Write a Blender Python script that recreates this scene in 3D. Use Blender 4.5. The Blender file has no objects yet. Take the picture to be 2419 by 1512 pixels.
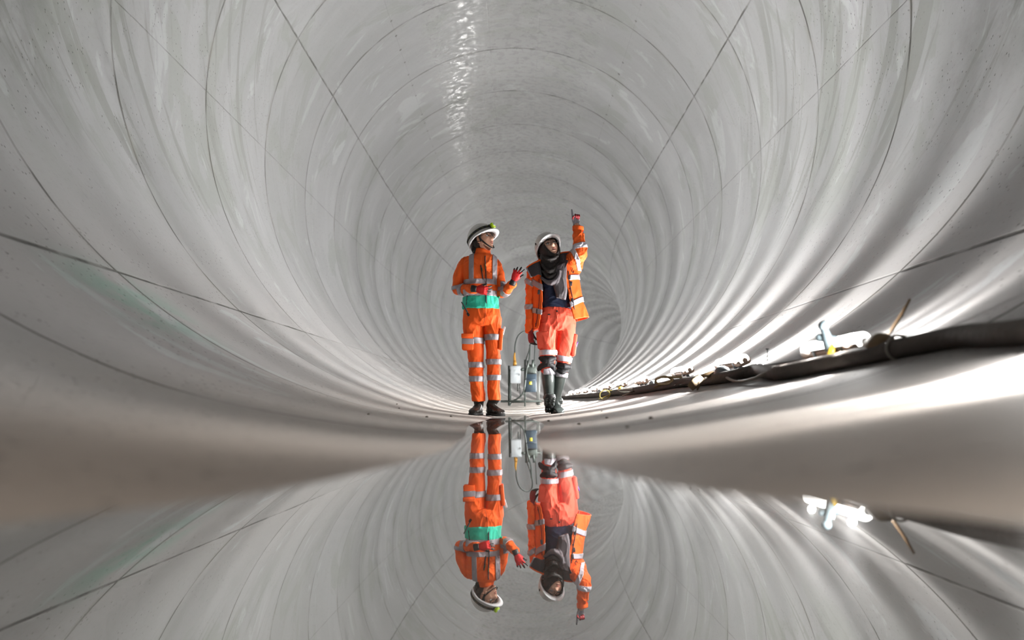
import bpy, bmesh, math, random
from mathutils import Vector, Matrix, noise
random.seed(7)
PI = math.pi
V = Vector
sc = bpy.context.scene
COL = sc.collection

# ------------------------------------------------------------------ camera
F = 1613.0            # focal length in pixels of the 2419 px wide frame
VX, VY = 1220.0, 945.0
CAMH = 0.15
cd = bpy.data.cameras.new('camera')
cd.sensor_width = 36.0
cd.lens = F / 2419.0 * 36.0
cd.shift_x = (1209.5 - VX) / 2419.0
cd.shift_y = (VY - 756.0) / 2419.0
cd.clip_start = 0.02
cd.dof.use_dof = True
cd.dof.focus_distance = 6.2
cd.dof.aperture_fstop = 1.25
cam = bpy.data.objects.new('camera', cd)
cam.location = (0, 0, CAMH)
cam.rotation_euler = (PI / 2, 0, 0)
COL.objects.link(cam)
sc.camera = cam

# ------------------------------------------------------------------ world, exposure
w = bpy.data.worlds.new('world'); sc.world = w; w.use_nodes = True
w.node_tree.nodes['Background'].inputs[0].default_value = (0.75, 0.78, 0.8, 1)
w.node_tree.nodes['Background'].inputs[1].default_value = 0.12
sc.view_settings.view_transform = 'Standard'
sc.view_settings.look = 'None'
sc.view_settings.gamma = 1.0
sc.view_settings.use_curve_mapping = False
sc.view_settings.exposure = 0.0
sc.cycles.use_denoising = True
sc.cycles.use_adaptive_sampling = True
sc.cycles.adaptive_threshold = 0.12
sc.cycles.adaptive_min_samples = 12
sc.cycles.max_bounces = 6
sc.cycles.diffuse_bounces = 3
sc.cycles.glossy_bounces = 3
sc.cycles.sample_clamp_indirect = 4.0
sc.cycles.caustics_reflective = False

# ------------------------------------------------------------------ the run of lamps (their light)
R = 3.6; AX = -0.05; ZC = R - 0.003; S0 = 16.0; RHO = 96.0
def axis(s):
    if s < S0: return V((AX, s, ZC)), V((1, 0, 0)), 0.0
    f = (s - S0) / RHO
    return V((AX + RHO * (1 - math.cos(f)), S0 + RHO * math.sin(f), ZC)), V((math.cos(f), -math.sin(f), 0)), f
def sm(a, b, x):
    t = min(1, max(0, (x - a) / (b - a))); return t * t * (3 - 2 * t)
def zw(x, y): return 0.058 - 0.0099 * y + 0.0105 * x        # water level; the bore climbs gently away from the camera
WIDE = [(-9, .9), (.2, .8), (.5, .50), (.57, .39), (.65, .295), (.75, .232), (.9, .19), (1.1, .148), (1.5, .10), (2.2, .115), (3, .17), (4, .21), (6.5, .19), (8.6, .15), (9.6, .02), (900, .02)]
def half_width(s):
    for (a, u), (b, v) in zip(WIDE, WIDE[1:]):
        if s <= b: return u + (v - u) * (s - a) / (b - a)
    return 0
def silt(s):
    """how far the silted bed lies above the true circle, so that the water ends half_width from the middle"""
    s = max(0.2, s)
    return (zw(AX, s) + .003 - half_width(s) ** 2 / (2 * R)) * (1 - sm(9.0, 12.5, s))
def TP(s, deg, off=0.0):
    c, e, f = axis(s)
    t = math.radians(deg); r = R - off
    p = c + e * (r * math.sin(t)); p.z -= r * math.cos(t)
    x = abs(R * t)
    p.z += (silt(s) + (.0105 * R * t if 0 < s < 9 else 0)) * (1 - sm(9, 23, abs(deg))) + .010 * sm(.14, .24, x) * (1 - sm(.5, .9, x)) * sm(3.5, 5.2, s) * (1 - sm(7.5, 9, s))
    return p
def frame_at(s, deg):
    """axial, tangential (up the wall), inward unit vectors"""
    c, e, f = axis(s)
    t = math.radians(deg)
    ax = V((math.sin(f), math.cos(f), 0))
    inw = -(e * math.sin(t)) + V((0, 0, math.cos(t)))
    tan = e * math.cos(t) + V((0, 0, math.sin(t)))
    return ax, tan, inw
LAMPS = [-0.95, 0.3, 1.53, 2.98, 4.5, 5.85, 7.15, 8.4, 9.6, 10.8, 12.0, 13.2]
while LAMPS[-1] < 68: LAMPS.append(LAMPS[-1] + (1.25 if LAMPS[-1] < 14 else (1.9 if LAMPS[-1] < 30 else 3.4)))
def lamp_deg(s):
    pts = [(-9, 24), (2.9, 24), (4.5, 24.6), (5.9, 24.6), (7.2, 22.7), (9.6, 22), (12, 21), (15, 20), (99, 19.5)]
    for (a, u), (b, v) in zip(pts, pts[1:]):
        if s <= b: return u + (v - u) * (s - a) / (b - a)
    return 20
LIGHT_W = 150.0
def light_data(name, power, narrow=2.0):
    l = bpy.data.lights.new(name, 'POINT'); l.energy = power; l.color = (1.0, 0.99, 0.97)
    l.shadow_soft_size = 0.016
    l.use_nodes = True
    nt = l.node_tree; em = nt.nodes['Emission']
    tc = nt.nodes.new('ShaderNodeTexCoord'); sp = nt.nodes.new('ShaderNodeSeparateXYZ')
    nt.links.new(tc.outputs['Normal'], sp.inputs[0])
    def M(op, a, b=None):
        n = nt.nodes.new('ShaderNodeMath'); n.operation = op
        for i, v in enumerate((a, b)):
            if v is None: continue
            if isinstance(v, (int, float)): n.inputs[i].default_value = v
            else: nt.links.new(v, n.inputs[i])
        return n.outputs[0]
    y = sp.outputs[1]
    q = M('MULTIPLY', y, 1 / 0.35)
    g = M('EXPONENT', M('MULTIPLY', M('MULTIPLY', q, q), -1.0))
    def ramp(v, a, b, lo, hi):
        n = nt.nodes.new('ShaderNodeMapRange'); n.interpolation_type = 'SMOOTHSTEP'
        nt.links.new(v, n.inputs[0])
        for i, x in enumerate((a, b, lo, hi)): n.inputs[i + 1].default_value = x
        return n.outputs[0]
    # the housing lets little out sideways along the wall, least of all down towards the invert
    z = M('ADD', M('MULTIPLY', ramp(sp.outputs[2], .06, .36, -.45, 0), ramp(sp.outputs[0], -.2, .2, 1, .8)), 1.0)
    z = M('MULTIPLY', z, M('ADD', ramp(sp.outputs[0], -.75, 0.0, 1.1, 0), M('ADD', ramp(sp.outputs[0], .3, .9, 0, .9), 1.0)))
    q2 = M('MULTIPLY', y, 1 / 0.13)
    g2 = M('EXPONENT', M('MULTIPLY', M('MULTIPLY', q2, q2), -1.0))
    zn = ramp(sp.outputs[2], 0.02, .38, 2.0, 1)
    ends = ramp(M('ABSOLUTE', y), .82, .97, 1, .6)          # a tube sends little out along its own length
    broad = M('MULTIPLY', M('MULTIPLY', M('ADD', M('MULTIPLY', g, 0.50), 0.28), z), ends)
    nt.links.new(M('ADD', broad, M('MULTIPLY', M('MULTIPLY', g2, narrow), zn)), em.inputs['Strength'])
    return l
for i, s in enumerate(LAMPS):
    d = lamp_deg(s)
    k = 0.25 if s < 1.0 else (0.42 if s < 4 else (0.5 if s < 5 else (0.85 if s < 6 else (1.5 if s < 11 else (1.0 if s < 14 else (1.4 if s < 30 else 2.5))))))
    spots = (-.19, 0, .19) if s < 15 else (0,)
    ld = light_data('lamp_light', LIGHT_W * k / len(spots), 3.6 if s < 2.5 else (1.6 if s < 4 else (5.0 if s < 5 else (3.6 if s < 10 else (2.6 if s < 15 else 1.3)))))
    ax_, tan_, inw_ = frame_at(s, d)
    for q in spots:
        o = bpy.data.objects.new('lamp_light', ld)
        o.location = TP(s, d, 0.139) + ax_ * q
        o.rotation_euler = Matrix((ax_.cross(inw_), ax_, inw_)).transposed().to_euler()   # local y along the bore, z away from the wall
        COL.objects.link(o)

# ------------------------------------------------------------------ material helpers
MATS = {}
def mat(name, col, rough=0.6, metal=0.0, spec=0.5, bump=0.0, bscale=60, var=0.0, vscale=8, emit=None, coat=0, trans=0, ior=1.45, alpha=1):
    if name in MATS: return MATS[name]
    m = bpy.data.materials.new(name); m.use_nodes = True
    nt = m.node_tree; b = nt.nodes['Principled BSDF']
    b.inputs['Base Color'].default_value = (*col, 1)
    b.inputs['Roughness'].default_value = rough
    b.inputs['Metallic'].default_value = metal
    b.inputs['Specular IOR Level'].default_value = spec
    b.inputs['Coat Weight'].default_value = coat
    b.inputs['Transmission Weight'].default_value = trans
    b.inputs['IOR'].default_value = ior
    b.inputs['Alpha'].default_value = alpha
    tc = nt.nodes.new('ShaderNodeTexCoord')
    if var:
        n = nt.nodes.new('ShaderNodeTexNoise'); n.inputs['Scale'].default_value = vscale; n.inputs['Detail'].default_value = 5
        nt.links.new(tc.outputs['Object'], n.inputs['Vector'])
        mx = nt.nodes.new('ShaderNodeMix'); mx.data_type = 'RGBA'
        mx.inputs['A'].default_value = (*[c * (1 - var) for c in col], 1)
        mx.inputs['B'].default_value = (*[min(1, c * (1 + var)) for c in col], 1)
        nt.links.new(n.outputs['Fac'], mx.inputs['Factor']); nt.links.new(mx.outputs['Result'], b.inputs['Base Color'])
    if bump:
        n = nt.nodes.new('ShaderNodeTexNoise'); n.inputs['Scale'].default_value = bscale; n.inputs['Detail'].default_value = 3
        nt.links.new(tc.outputs['Object'], n.inputs['Vector'])
        bp = nt.nodes.new('ShaderNodeBump'); bp.inputs['Strength'].default_value = bump; bp.inputs['Distance'].default_value = 0.01
        nt.links.new(n.outputs['Fac'], bp.inputs['Height']); nt.links.new(bp.outputs['Normal'], b.inputs['Normal'])
    if emit:
        b.inputs['Emission Color'].default_value = (*emit[0], 1); b.inputs['Emission Strength'].default_value = emit[1]
    MATS[name] = m
    return m

def concrete():
    m = bpy.data.materials.new('precast_concrete'); m.use_nodes = True
    nt = m.node_tree; N = nt.nodes; L = nt.links; b = N['Principled BSDF']
    def lk(v, sock):
        if isinstance(v, (int, float)): sock.default_value = v
        elif isinstance(v, tuple): sock.default_value = v
        else: L.new(v, sock)
    def M(op, a, b_=0.0, c=None, clamp=False):
        n = N.new('ShaderNodeMath'); n.operation = op; n.use_clamp = clamp
        lk(a, n.inputs[0]); lk(b_, n.inputs[1])
        if c is not None: lk(c, n.inputs[2])
        return n.outputs[0]
    def mixc(f, a, c):
        n = N.new('ShaderNodeMix'); n.data_type = 'RGBA'; lk(f, n.inputs['Factor']); lk(a, n.inputs['A']); lk(c, n.inputs['B']); return n.outputs['Result']
    def ramp(v, a, b_, lo=0.0, hi=1.0, smooth=True):
        n = N.new('ShaderNodeMapRange'); n.interpolation_type = 'SMOOTHSTEP' if smooth else 'LINEAR'
        lk(v, n.inputs[0]); n.inputs[1].default_value = a; n.inputs[2].default_value = b_; n.inputs[3].default_value = lo; n.inputs[4].default_value = hi
        return n.outputs[0]
    def nz(vec, scale, detail=4, rough=0.55, dist=0.0):
        n = N.new('ShaderNodeTexNoise'); L.new(vec, n.inputs['Vector']); n.inputs['Scale'].default_value = scale
        n.inputs['Detail'].default_value = detail; n.inputs['Roughness'].default_value = rough; n.inputs['Distortion'].default_value = dist
        return n.outputs['Fac']
    uv = N.new('ShaderNodeUVMap'); uv.uv_map = 'UVMap'
    sep = N.new('ShaderNodeSeparateXYZ'); L.new(uv.outputs[0], sep.inputs[0])
    S, T = sep.outputs[0], sep.outputs[1]           # metres along the tunnel, degrees round the bore
    TM = M('MULTIPLY', T, R * PI / 180)
    def vec(x, y, z=0.0):
        n = N.new('ShaderNodeCombineXYZ'); lk(x, n.inputs[0]); lk(y, n.inputs[1]); lk(z, n.inputs[2]); return n.outputs[0]
    P = vec(S, TM)
    aT = M('SUBTRACT', 180.0, M('ABSOLUTE', M('SUBTRACT', 180.0, M('ABSOLUTE', T))))
    # ---- joints
    wob = M('MULTIPLY', M('SUBTRACT', nz(P, 3.0, 5), 0.5), 0.02)
    u = M('DIVIDE', M('SUBTRACT', M('ADD', S, wob), 6.14), 1.884)
    ringdist = M('MULTIPLY', M('ABSOLUTE', M('SUBTRACT', u, M('ROUND', u))), 1.884)
    ringj = ramp(ringdist, 0.007, 0.019, 1, 0)
    ringhalo = ramp(ringdist, 0.0, 0.075, 1, 0)
    def longj(deg, wmin=.006, wmax=.018, src=None):
        d = M('MULTIPLY', M('ABSOLUTE', M('SUBTRACT', M('ADD', aT if src is None else src, M('MULTIPLY', wob, 12)), deg)), R * PI / 180)
        return ramp(d, wmin, wmax, 1, 0)
    ringid = M('FLOOR', u)
    even = M('MODULO', M('ADD', ringid, 40.0), 2.0)
    j120 = longj(120.0); j42 = longj(42.7)
    near42 = M('MULTIPLY', longj(42.7, .006, .03), ramp(S, 4.1, 4.3, 1, 0))
    j93 = M('MULTIPLY', longj(93.0, .003, .010), 0.55)
    j172 = M('MULTIPLY', longj(172.5, .002, .009), 0.25)
    j145 = M('MULTIPLY', longj(145.0, .002, .007), 0.22)
    j42 = M('MULTIPLY', M('MULTIPLY', j42, ramp(S, 8.0, 9.0, 1, 0.35)), M('SUBTRACT', 1.0, M('MULTIPLY', M('GREATER_THAN', T, 0.0), ramp(S, 4.15, 4.3, 0, .65))))
    joint = M('MAXIMUM', M('MAXIMUM', M('MAXIMUM', ringj, j120), M('MAXIMUM', j42, near42)), M('MAXIMUM', M('MAXIMUM', j93, j172), j145))
    jn = ramp(nz(vec(M('MULTIPLY', S, 2.0), TM), 1.7, 3), .36, .6, .35, 1)
    joint = M('MULTIPLY', joint, jn)
    # ---- grout holes in rows high on either side
    def holes(deg, per, rad):
        v = M('DIVIDE', M('ADD', S, 0.25), per)
        ds = M('MULTIPLY', M('SUBTRACT', v, M('ROUND', v)), per)
        dt = M('MULTIPLY', M('SUBTRACT', aT, deg), R * PI / 180)
        d = M('SQRT', M('ADD', M('MULTIPLY', ds, ds), M('MULTIPLY', dt, dt)))
        return ramp(M('ADD', d, M('MULTIPLY', M('SUBTRACT', nz(P, 14, 3), .5), .06)), rad * .6, rad * 1.3, 1, 0)
    hole = M('MULTIPLY', M('MULTIPLY', holes(145.0, 0.471, .022), 0.8), ramp(nz(P, 2.1, 2), .42, .55, 0, 1))
    # ---- stains
    circ = nz(vec(M('MULTIPLY', S, 2.4), M('MULTIPLY', TM, 0.3)), 1.5, 5, .55, .3)
    blot = nz(vec(M('MULTIPLY', S, 1.0), M('MULTIPLY', TM, 0.45), 4.0), 1.15, 6, .58, 1.2)
    patch = ramp(blot, .54, .58, 0, 1)
    patch2 = ramp(nz(vec(M('MULTIPLY', S, 1.3), M('MULTIPLY', TM, 0.5), 9.0), 1.0, 5, .6, 1.8), .60, .66, 0, 1)
    fine = nz(P, 22, 5, .7)
    # diagonal drips on the haunches, about s = 4..9 m
    sgn = M('SIGN', T)
    diag = nz(vec(M('ADD', M('MULTIPLY', S, 2.6), M('MULTIPLY', M('MULTIPLY', TM, sgn), 1.1)), M('ADD', M('MULTIPLY', M('MULTIPLY', TM, sgn), .28), M('MULTIPLY', sgn, 3.0)), 2.0), 1.9, 5, .55, .8)
    drip = M('MULTIPLY', ramp(diag, .53, .60, 0, 1), M('MULTIPLY', M('MULTIPLY', ramp(aT, 58, 76, 0, 1), ramp(aT, 112, 128, 1, 0)), M('MULTIPLY', ramp(S, 3.2, 4.6, 0, 1), ramp(S, 8.5, 12, 1, 0))))
    green = (0.345, 0.365, 0.335, 1); grey = (0.40, 0.405, 0.41, 1); pale = (0.52, 0.535, 0.54, 1); brown = (0.50, 0.44, 0.39, 1)
    mauve = (0.44, 0.415, 0.405, 1); silt = (0.55, 0.43, 0.34, 1)
    c = mixc(ramp(circ, .35, .68), (0.40, 0.405, 0.405, 1), (0.45, 0.453, 0.459, 1))
    c = mixc(M('MULTIPLY', ramp(aT, 30, 75, 1, 0), .8), c, mauve)
    c = mixc(M('MULTIPLY', patch, M('MULTIPLY', ramp(aT, 50, 75), .55)), c, green)
    c = mixc(M('MULTIPLY', patch2, .75), c, pale)
    c = mixc(M('MULTIPLY', drip, .75), c, (0.29, 0.30, 0.28, 1))
    wn = N.new('ShaderNodeTexWhiteNoise'); wn.noise_dimensions = '2D'
    L.new(vec(ringid, M('FLOOR', M('DIVIDE', M('ADD', T, 42.7), 77.3))), wn.inputs['Vector'])
    c = mixc(M('MULTIPLY', wn.outputs['Value'], .30), c, (0.30, 0.30, 0.295, 1))
    # green algae patch low on the left
    ga = M('MULTIPLY', M('MULTIPLY', ramp(M('ABSOLUTE', M('SUBTRACT', T, -36.5)), 1, 9, 1, 0), ramp(M('ABSOLUTE', M('SUBTRACT', S, 4.0)), .1, .8, 1, 0)), ramp(nz(P, 3, 4), .35, .6))
    c = mixc(M('MULTIPLY', ga, .75), c, (0.27, 0.42, 0.35, 1))
    # silt towards the invert
    sil = M('MULTIPLY', ramp(M('ADD', aT, M('MULTIPLY', M('SUBTRACT', blot, .5), 14)), 7, 30, 1, 0), .75)
    c = mixc(sil, c, brown)
    wetn = ramp(S, 0.2, 2.2, 1, 0)
    c = mixc(M('MULTIPLY', M('MULTIPLY', ramp(aT, 6, 20, 1, 0), wetn), .75), c, silt)
    c = mixc(M('MULTIPLY', ramp(fine, .52, .74), .22), c, (0.2, 0.19, 0.17, 1))
    # weathered blotches high on the nearest rings, doubling as painted lens falloff
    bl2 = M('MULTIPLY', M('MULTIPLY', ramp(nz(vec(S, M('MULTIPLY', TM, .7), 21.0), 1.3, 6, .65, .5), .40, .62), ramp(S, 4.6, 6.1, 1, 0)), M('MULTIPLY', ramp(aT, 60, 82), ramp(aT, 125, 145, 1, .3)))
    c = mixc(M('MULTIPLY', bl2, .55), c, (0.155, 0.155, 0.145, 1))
    # pock marks
    vo = N.new('ShaderNodeTexVoronoi'); vo.feature = 'F1'; L.new(vec(M('MULTIPLY', S, 1.6), TM), vo.inputs['Vector']); vo.inputs['Scale'].default_value = 17
    pits = M('MULTIPLY', ramp(vo.outputs['Distance'], .08, .17, 1, 0), M('MULTIPLY', ramp(nz(P, 1.4, 3), .44, .54), ramp(aT, 104, 118, 1, .12)))
    # scratches running round the bore
    scr = M('MULTIPLY', ramp(nz(vec(M('MULTIPLY', S, 40), M('MULTIPLY', TM, 1.6)), 1.0, 2), .69, .74), ramp(nz(P, 1.1, 2, .5), .5, .6))
    dark = M('MAXIMUM', M('MULTIPLY', pits, .8), M('MAXIMUM', M('MULTIPLY', scr, .35), hole))
    # grubby film along ring joints
    c = mixc(M('MULTIPLY', M('MULTIPLY', ringhalo, ramp(nz(vec(M('MULTIPLY', S, 6), TM), 1.5, 4), .48, .66)), .5), c, (0.27, 0.26, 0.22, 1))
    c = mixc(dark, c, (0.10, 0.095, 0.085, 1))
    c = mixc(M('MULTIPLY', joint, .85), c, (0.075, 0.07, 0.062, 1))
    gn = N.new('ShaderNodeVectorMath'); gn.operation = 'SCALE'; L.new(c, gn.inputs[0]); gn.inputs['Scale'].default_value = 0.72
    L.new(gn.outputs[0], b.inputs['Base Color'])
    # ---- roughness: trowelled crown is the smoothest
    rg = M('SUBTRACT', M('ADD', .46, M('MULTIPLY', M('SUBTRACT', circ, .5), .3)), M('MULTIPLY', patch2, .06))
    crown = ramp(aT, 148, 160, 0, 1)
    spark = M('MULTIPLY', crown, ramp(nz(vec(M('MULTIPLY', S, 2.6), M('MULTIPLY', TM, 1.5)), 4.0, 4, .6), .49, .58))
    rg = M('SUBTRACT', rg, M('MULTIPLY', spark, M('SUBTRACT', rg, .10)))
    wet = M('MULTIPLY', ramp(aT, 1.5, 6, 1, 0), .25)
    L.new(M('SUBTRACT', M('ADD', rg, M('MULTIPLY', ramp(aT, 30, 70, 1, 0), .28)), wet), b.inputs['Roughness'])
    L.new(M('ADD', ramp(aT, 60, 120, .22, .30), M('MULTIPLY', spark, .22)), b.inputs['Specular IOR Level'])
    # ---- relief
    h = M('ADD', M('MULTIPLY', joint, -0.006), M('MULTIPLY', fine, 0.0006))
    h = M('ADD', h, M('MULTIPLY', dark, -0.004))
    h = M('ADD', h, M('MULTIPLY', nz(vec(M('MULTIPLY', S, 3.2), M('MULTIPLY', TM, 1.6)), 5.5, 1), ramp(aT, 140, 160, 0.0005, 0.0028)))
    bp = N.new('ShaderNodeBump'); bp.inputs['Strength'].default_value = 1.0; bp.inputs['Distance'].default_value = 1.0
    L.new(h, bp.inputs['Height']); L.new(bp.outputs['Normal'], b.inputs['Normal'])
    return m
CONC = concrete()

def water_mat():
    m = bpy.data.materials.new('still_water'); m.use_nodes = True
    nt = m.node_tree; N = nt.nodes; L = nt.links
    b = N['Principled BSDF']; out = N['Material Output']
    b.inputs['Base Color'].default_value = (0.16, 0.13, 0.105, 1); b.inputs['Roughness'].default_value = 0.25
    g = N.new('ShaderNodeBsdfGlossy'); g.inputs['Color'].default_value = (0.93, 0.93, 0.92, 1); g.inputs['Roughness'].default_value = 0.012
    fr = N.new('ShaderNodeLayerWeight'); fr.inputs[0].default_value = 0.5
    mr = N.new('ShaderNodeMapRange'); L.new(fr.outputs['Facing'], mr.inputs[0])
    mr.inputs[1].default_value = 0.0; mr.inputs[2].default_value = 0.75; mr.inputs[3].default_value = 0.25; mr.inputs[4].default_value = 0.86
    tc = N.new('ShaderNodeTexCoord'); n = N.new('ShaderNodeTexNoise'); n.inputs['Scale'].default_value = 2.2; n.inputs['Detail'].default_value = 1
    L.new(tc.outputs['Object'], n.inputs['Vector'])
    bp = N.new('ShaderNodeBump'); bp.inputs['Strength'].default_value = 1; bp.inputs['Distance'].default_value = 0.0002
    L.new(n.outputs['Fac'], bp.inputs['Height']); L.new(bp.outputs['Normal'], g.inputs['Normal'])
    mx = N.new('ShaderNodeMixShader'); L.new(mr.outputs[0], mx.inputs[0]); L.new(b.outputs[0], mx.inputs[1]); L.new(g.outputs[0], mx.inputs[2])
    L.new(mx.outputs[0], out.inputs['Surface'])
    return m

# ------------------------------------------------------------------ object helpers
def link(name, me, parent=None, smooth=True, mats=()):
    me.name = name
    for m in mats: me.materials.append(m)
    if smooth:
        for p in me.polygons: p.use_smooth = True
    o = bpy.data.objects.new(name, me); COL.objects.link(o)
    if parent is not None:
        o.parent = parent
    return o
def thing(name, label, cat, loc, group=None):
    o = bpy.data.objects.new(name, None); COL.objects.link(o)
    o.empty_display_size = .1; o.location = loc; o['label'] = label; o['category'] = cat; o['kind'] = 'thing'
    if group: o['group'] = group
    return o
def tag(o, label, cat, group=None):
    o['label'] = label; o['category'] = cat; o['kind'] = 'thing'
    if group: o['group'] = group
    return o
def shift(me, d):
    for v in me.vertices: v.co += d
    return me
def origin(o, loc):
    """give a one-mesh thing an origin at its own place"""
    loc = V(loc)
    shift(o.data, -loc); o.location = loc
def bm_to(bm):
    bmesh.ops.recalc_face_normals(bm, faces=bm.faces[:])
    me = bpy.data.meshes.new('m'); bm.to_mesh(me); bm.free(); return me
def rings(bm, rr, cap=True, closed=True):
    """join a list of vertex rings"""
    vv = [[bm.verts.new(p) for p in r] for r in rr]
    for a, b_ in zip(vv, vv[1:]):
        n = len(a)
        for i in range(n if closed else n - 1):
            j = (i + 1) % n
            bm.faces.new((a[i], a[j], b_[j], b_[i]))
    if cap:
        bm.faces.new(vv[0][::-1]); bm.faces.new(vv[-1])
    return vv
def ell(c, ax, ay, n=28, p=2.0):
    out = []
    for i in range(n):
        a = 2 * PI * i / n; ca, sa = math.cos(a), math.sin(a)
        k = 2 / p
        out.append(c + ax * (math.copysign(abs(ca) ** k, ca)) + ay * (math.copysign(abs(sa) ** k, sa)))
    return out
def resample(pts, n):
    """Catmull-Rom through tuples of vectors / numbers"""
    out = []; m = len(pts)
    def cr(a, b_, c, d, t):
        return 0.5 * ((2 * b_) + (c - a) * t + (2 * a - 5 * b_ + 4 * c - d) * t * t + (3 * b_ - a - 3 * c + d) * t ** 3)
    for i in range(m - 1):
        g = [pts[max(0, i - 1)], pts[i], pts[i + 1], pts[min(m - 1, i + 2)]]
        for k in range(n):
            t = k / n
            out.append(tuple(cr(g[0][j], g[1][j], g[2][j], g[3][j], t) for j in range(len(pts[0]))))
    out.append(pts[-1])
    return out
def tube(bm, pts, rad, n=16, flat=1.0, up=None, sub=4, cap=True):
    """smooth tube; rad list or number; flat = thickness ratio towards `up`"""
    pts = [V(p) for p in pts]
    if not isinstance(rad, (list, tuple)): rad = [rad] * len(pts)
    q = resample([(p, r) for p, r in zip(pts, rad)], sub) if len(pts) > 2 and sub > 1 else list(zip(pts, rad))
    rr = []; prev = V(up) if up is not None else None
    for i, (p, r) in enumerate(q):
        d = (q[min(len(q) - 1, i + 1)][0] - q[max(0, i - 1)][0])
        if d.length < 1e-9: d = V((0, 0, 1))
        d.normalize()
        if prev is None:
            prev = V((0, 0, 1)) if abs(d.z) < .9 else V((0, 1, 0))
        u = prev - d * prev.dot(d)
        if u.length < 1e-4: u = d.orthogonal()
        u.normalize()
        if up is None: prev = u
        s = d.cross(u)
        rr.append(ell(p, s * r, u * (r * flat), n))
    if cap:   # rounded ends
        def dome(ring, c, d, r):
            return [[c + (v - c) * k + d * (r * h) for v in ring] for k, h in ((.82, .45), (.45, .75))]
        d0 = (q[0][0] - q[1][0]).normalized(); d1 = (q[-1][0] - q[-2][0]).normalized()
        a = dome(rr[0], q[0][0], d0, q[0][1] * flat); b_ = dome(rr[-1], q[-1][0], d1, q[-1][1] * flat)
        rr = a[::-1] + rr + b_
    rings(bm, rr)
def ball(bm, c, r, sx=1, sy=1, sz=1, rot=None, u=20, v=14):
    M_ = Matrix.Translation(V(c)) @ (rot.to_4x4() if rot is not None else Matrix()) @ Matrix.Diagonal((r * sx, r * sy, r * sz, 1))
    bmesh.ops.create_uvsphere(bm, u_segments=u, v_segments=v, radius=1, matrix=M_)
def box(bm, c, size, rot=None, bev=0.0, seg=2):
    M_ = Matrix.Translation(V(c)) @ (rot.to_4x4() if rot is not None else Matrix()) @ Matrix.Diagonal((*size, 1))
    r = bmesh.ops.create_cube(bm, size=1, matrix=M_)
    if bev:
        es = list({e for v in r['verts'] for e in v.link_edges})
        bmesh.ops.bevel(bm, geom=es, offset=bev, segments=seg, profile=.5, affect='EDGES')
def cyl(bm, a, b_, r, n=20, r2=None):
    a, b_ = V(a), V(b_); d = (b_ - a).normalized(); u = d.orthogonal().normalized(); s = d.cross(u)
    rings(bm, [ell(a, s * r, u * r, n), ell(b_, s * (r2 or r), u * (r2 or r), n)])
def basis(x, y):
    """rotation whose local x, y follow the given directions"""
    x = V(x).normalized(); z = x.cross(V(y)).normalized(); y = z.cross(x)
    return Matrix((x, y, z)).transposed()
def remesh(bm, voxel, smooth=4, disp=None):
    me = bm_to(bm)
    o = bpy.data.objects.new('tmp', me); COL.objects.link(o)
    md = o.modifiers.new('r', 'REMESH'); md.mode = 'VOXEL'; md.voxel_size = voxel; md.use_smooth_shade = True
    if smooth:
        s = o.modifiers.new('s', 'SMOOTH'); s.factor = .5; s.iterations = smooth
    dg = bpy.context.evaluated_depsgraph_get(); dg.update()
    out = bpy.data.meshes.new_from_object(o.evaluated_get(dg))
    bpy.data.objects.remove(o); bpy.data.meshes.remove(me)
    if disp:
        ns = [v.normal.copy() for v in out.vertices]
        for v, n in zip(out.vertices, ns): v.co += n * disp(v.co)
    return out
def patch(src, planes, off=.004, thick=.003, pick=None, wob=0):
    """a cloth piece that lies on `src`, cut by planes (point, normal pointing outwards)"""
    bm = bmesh.new(); bm.from_mesh(src)
    for co, no in planes:
        g = bm.verts[:] + bm.edges[:] + bm.faces[:]
        bmesh.ops.bisect_plane(bm, geom=g, plane_co=V(co), plane_no=V(no), clear_outer=True)
    if pick:
        bad = [f for f in bm.faces if not pick(f.calc_center_median(), f.normal)]
        bmesh.ops.delete(bm, geom=bad, context='FACES')
    bm.normal_update()
    ns = {v: v.normal.copy() for v in bm.verts}
    inner = {}
    faces = bm.faces[:]
    r = bmesh.ops.duplicate(bm, geom=bm.verts[:] + bm.edges[:] + faces)
    vm = r['vert_map']
    for v in list(ns):
        v2 = vm[v]
        v.co += ns[v] * (off + thick)
        v2.co += ns[v] * (off - .004)
    em = r['edge_map']
    for e in [e for e in list(em.keys()) if isinstance(e, bmesh.types.BMEdge)]:
        pass
    done = set()
    for v in list(ns):
        for e in v.link_edges:
            if e in done: continue
            done.add(e)
            if len(e.link_faces) == 1:
                a, b_ = e.verts
                if a in ns and b_ in ns:
                    try: bm.faces.new((a, b_, vm[b_], vm[a]))
                    except ValueError: pass
    me = bpy.data.meshes.new('m')
    bmesh.ops.recalc_face_normals(bm, faces=bm.faces[:])
    bm.to_mesh(me); bm.free()
    return me

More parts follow.
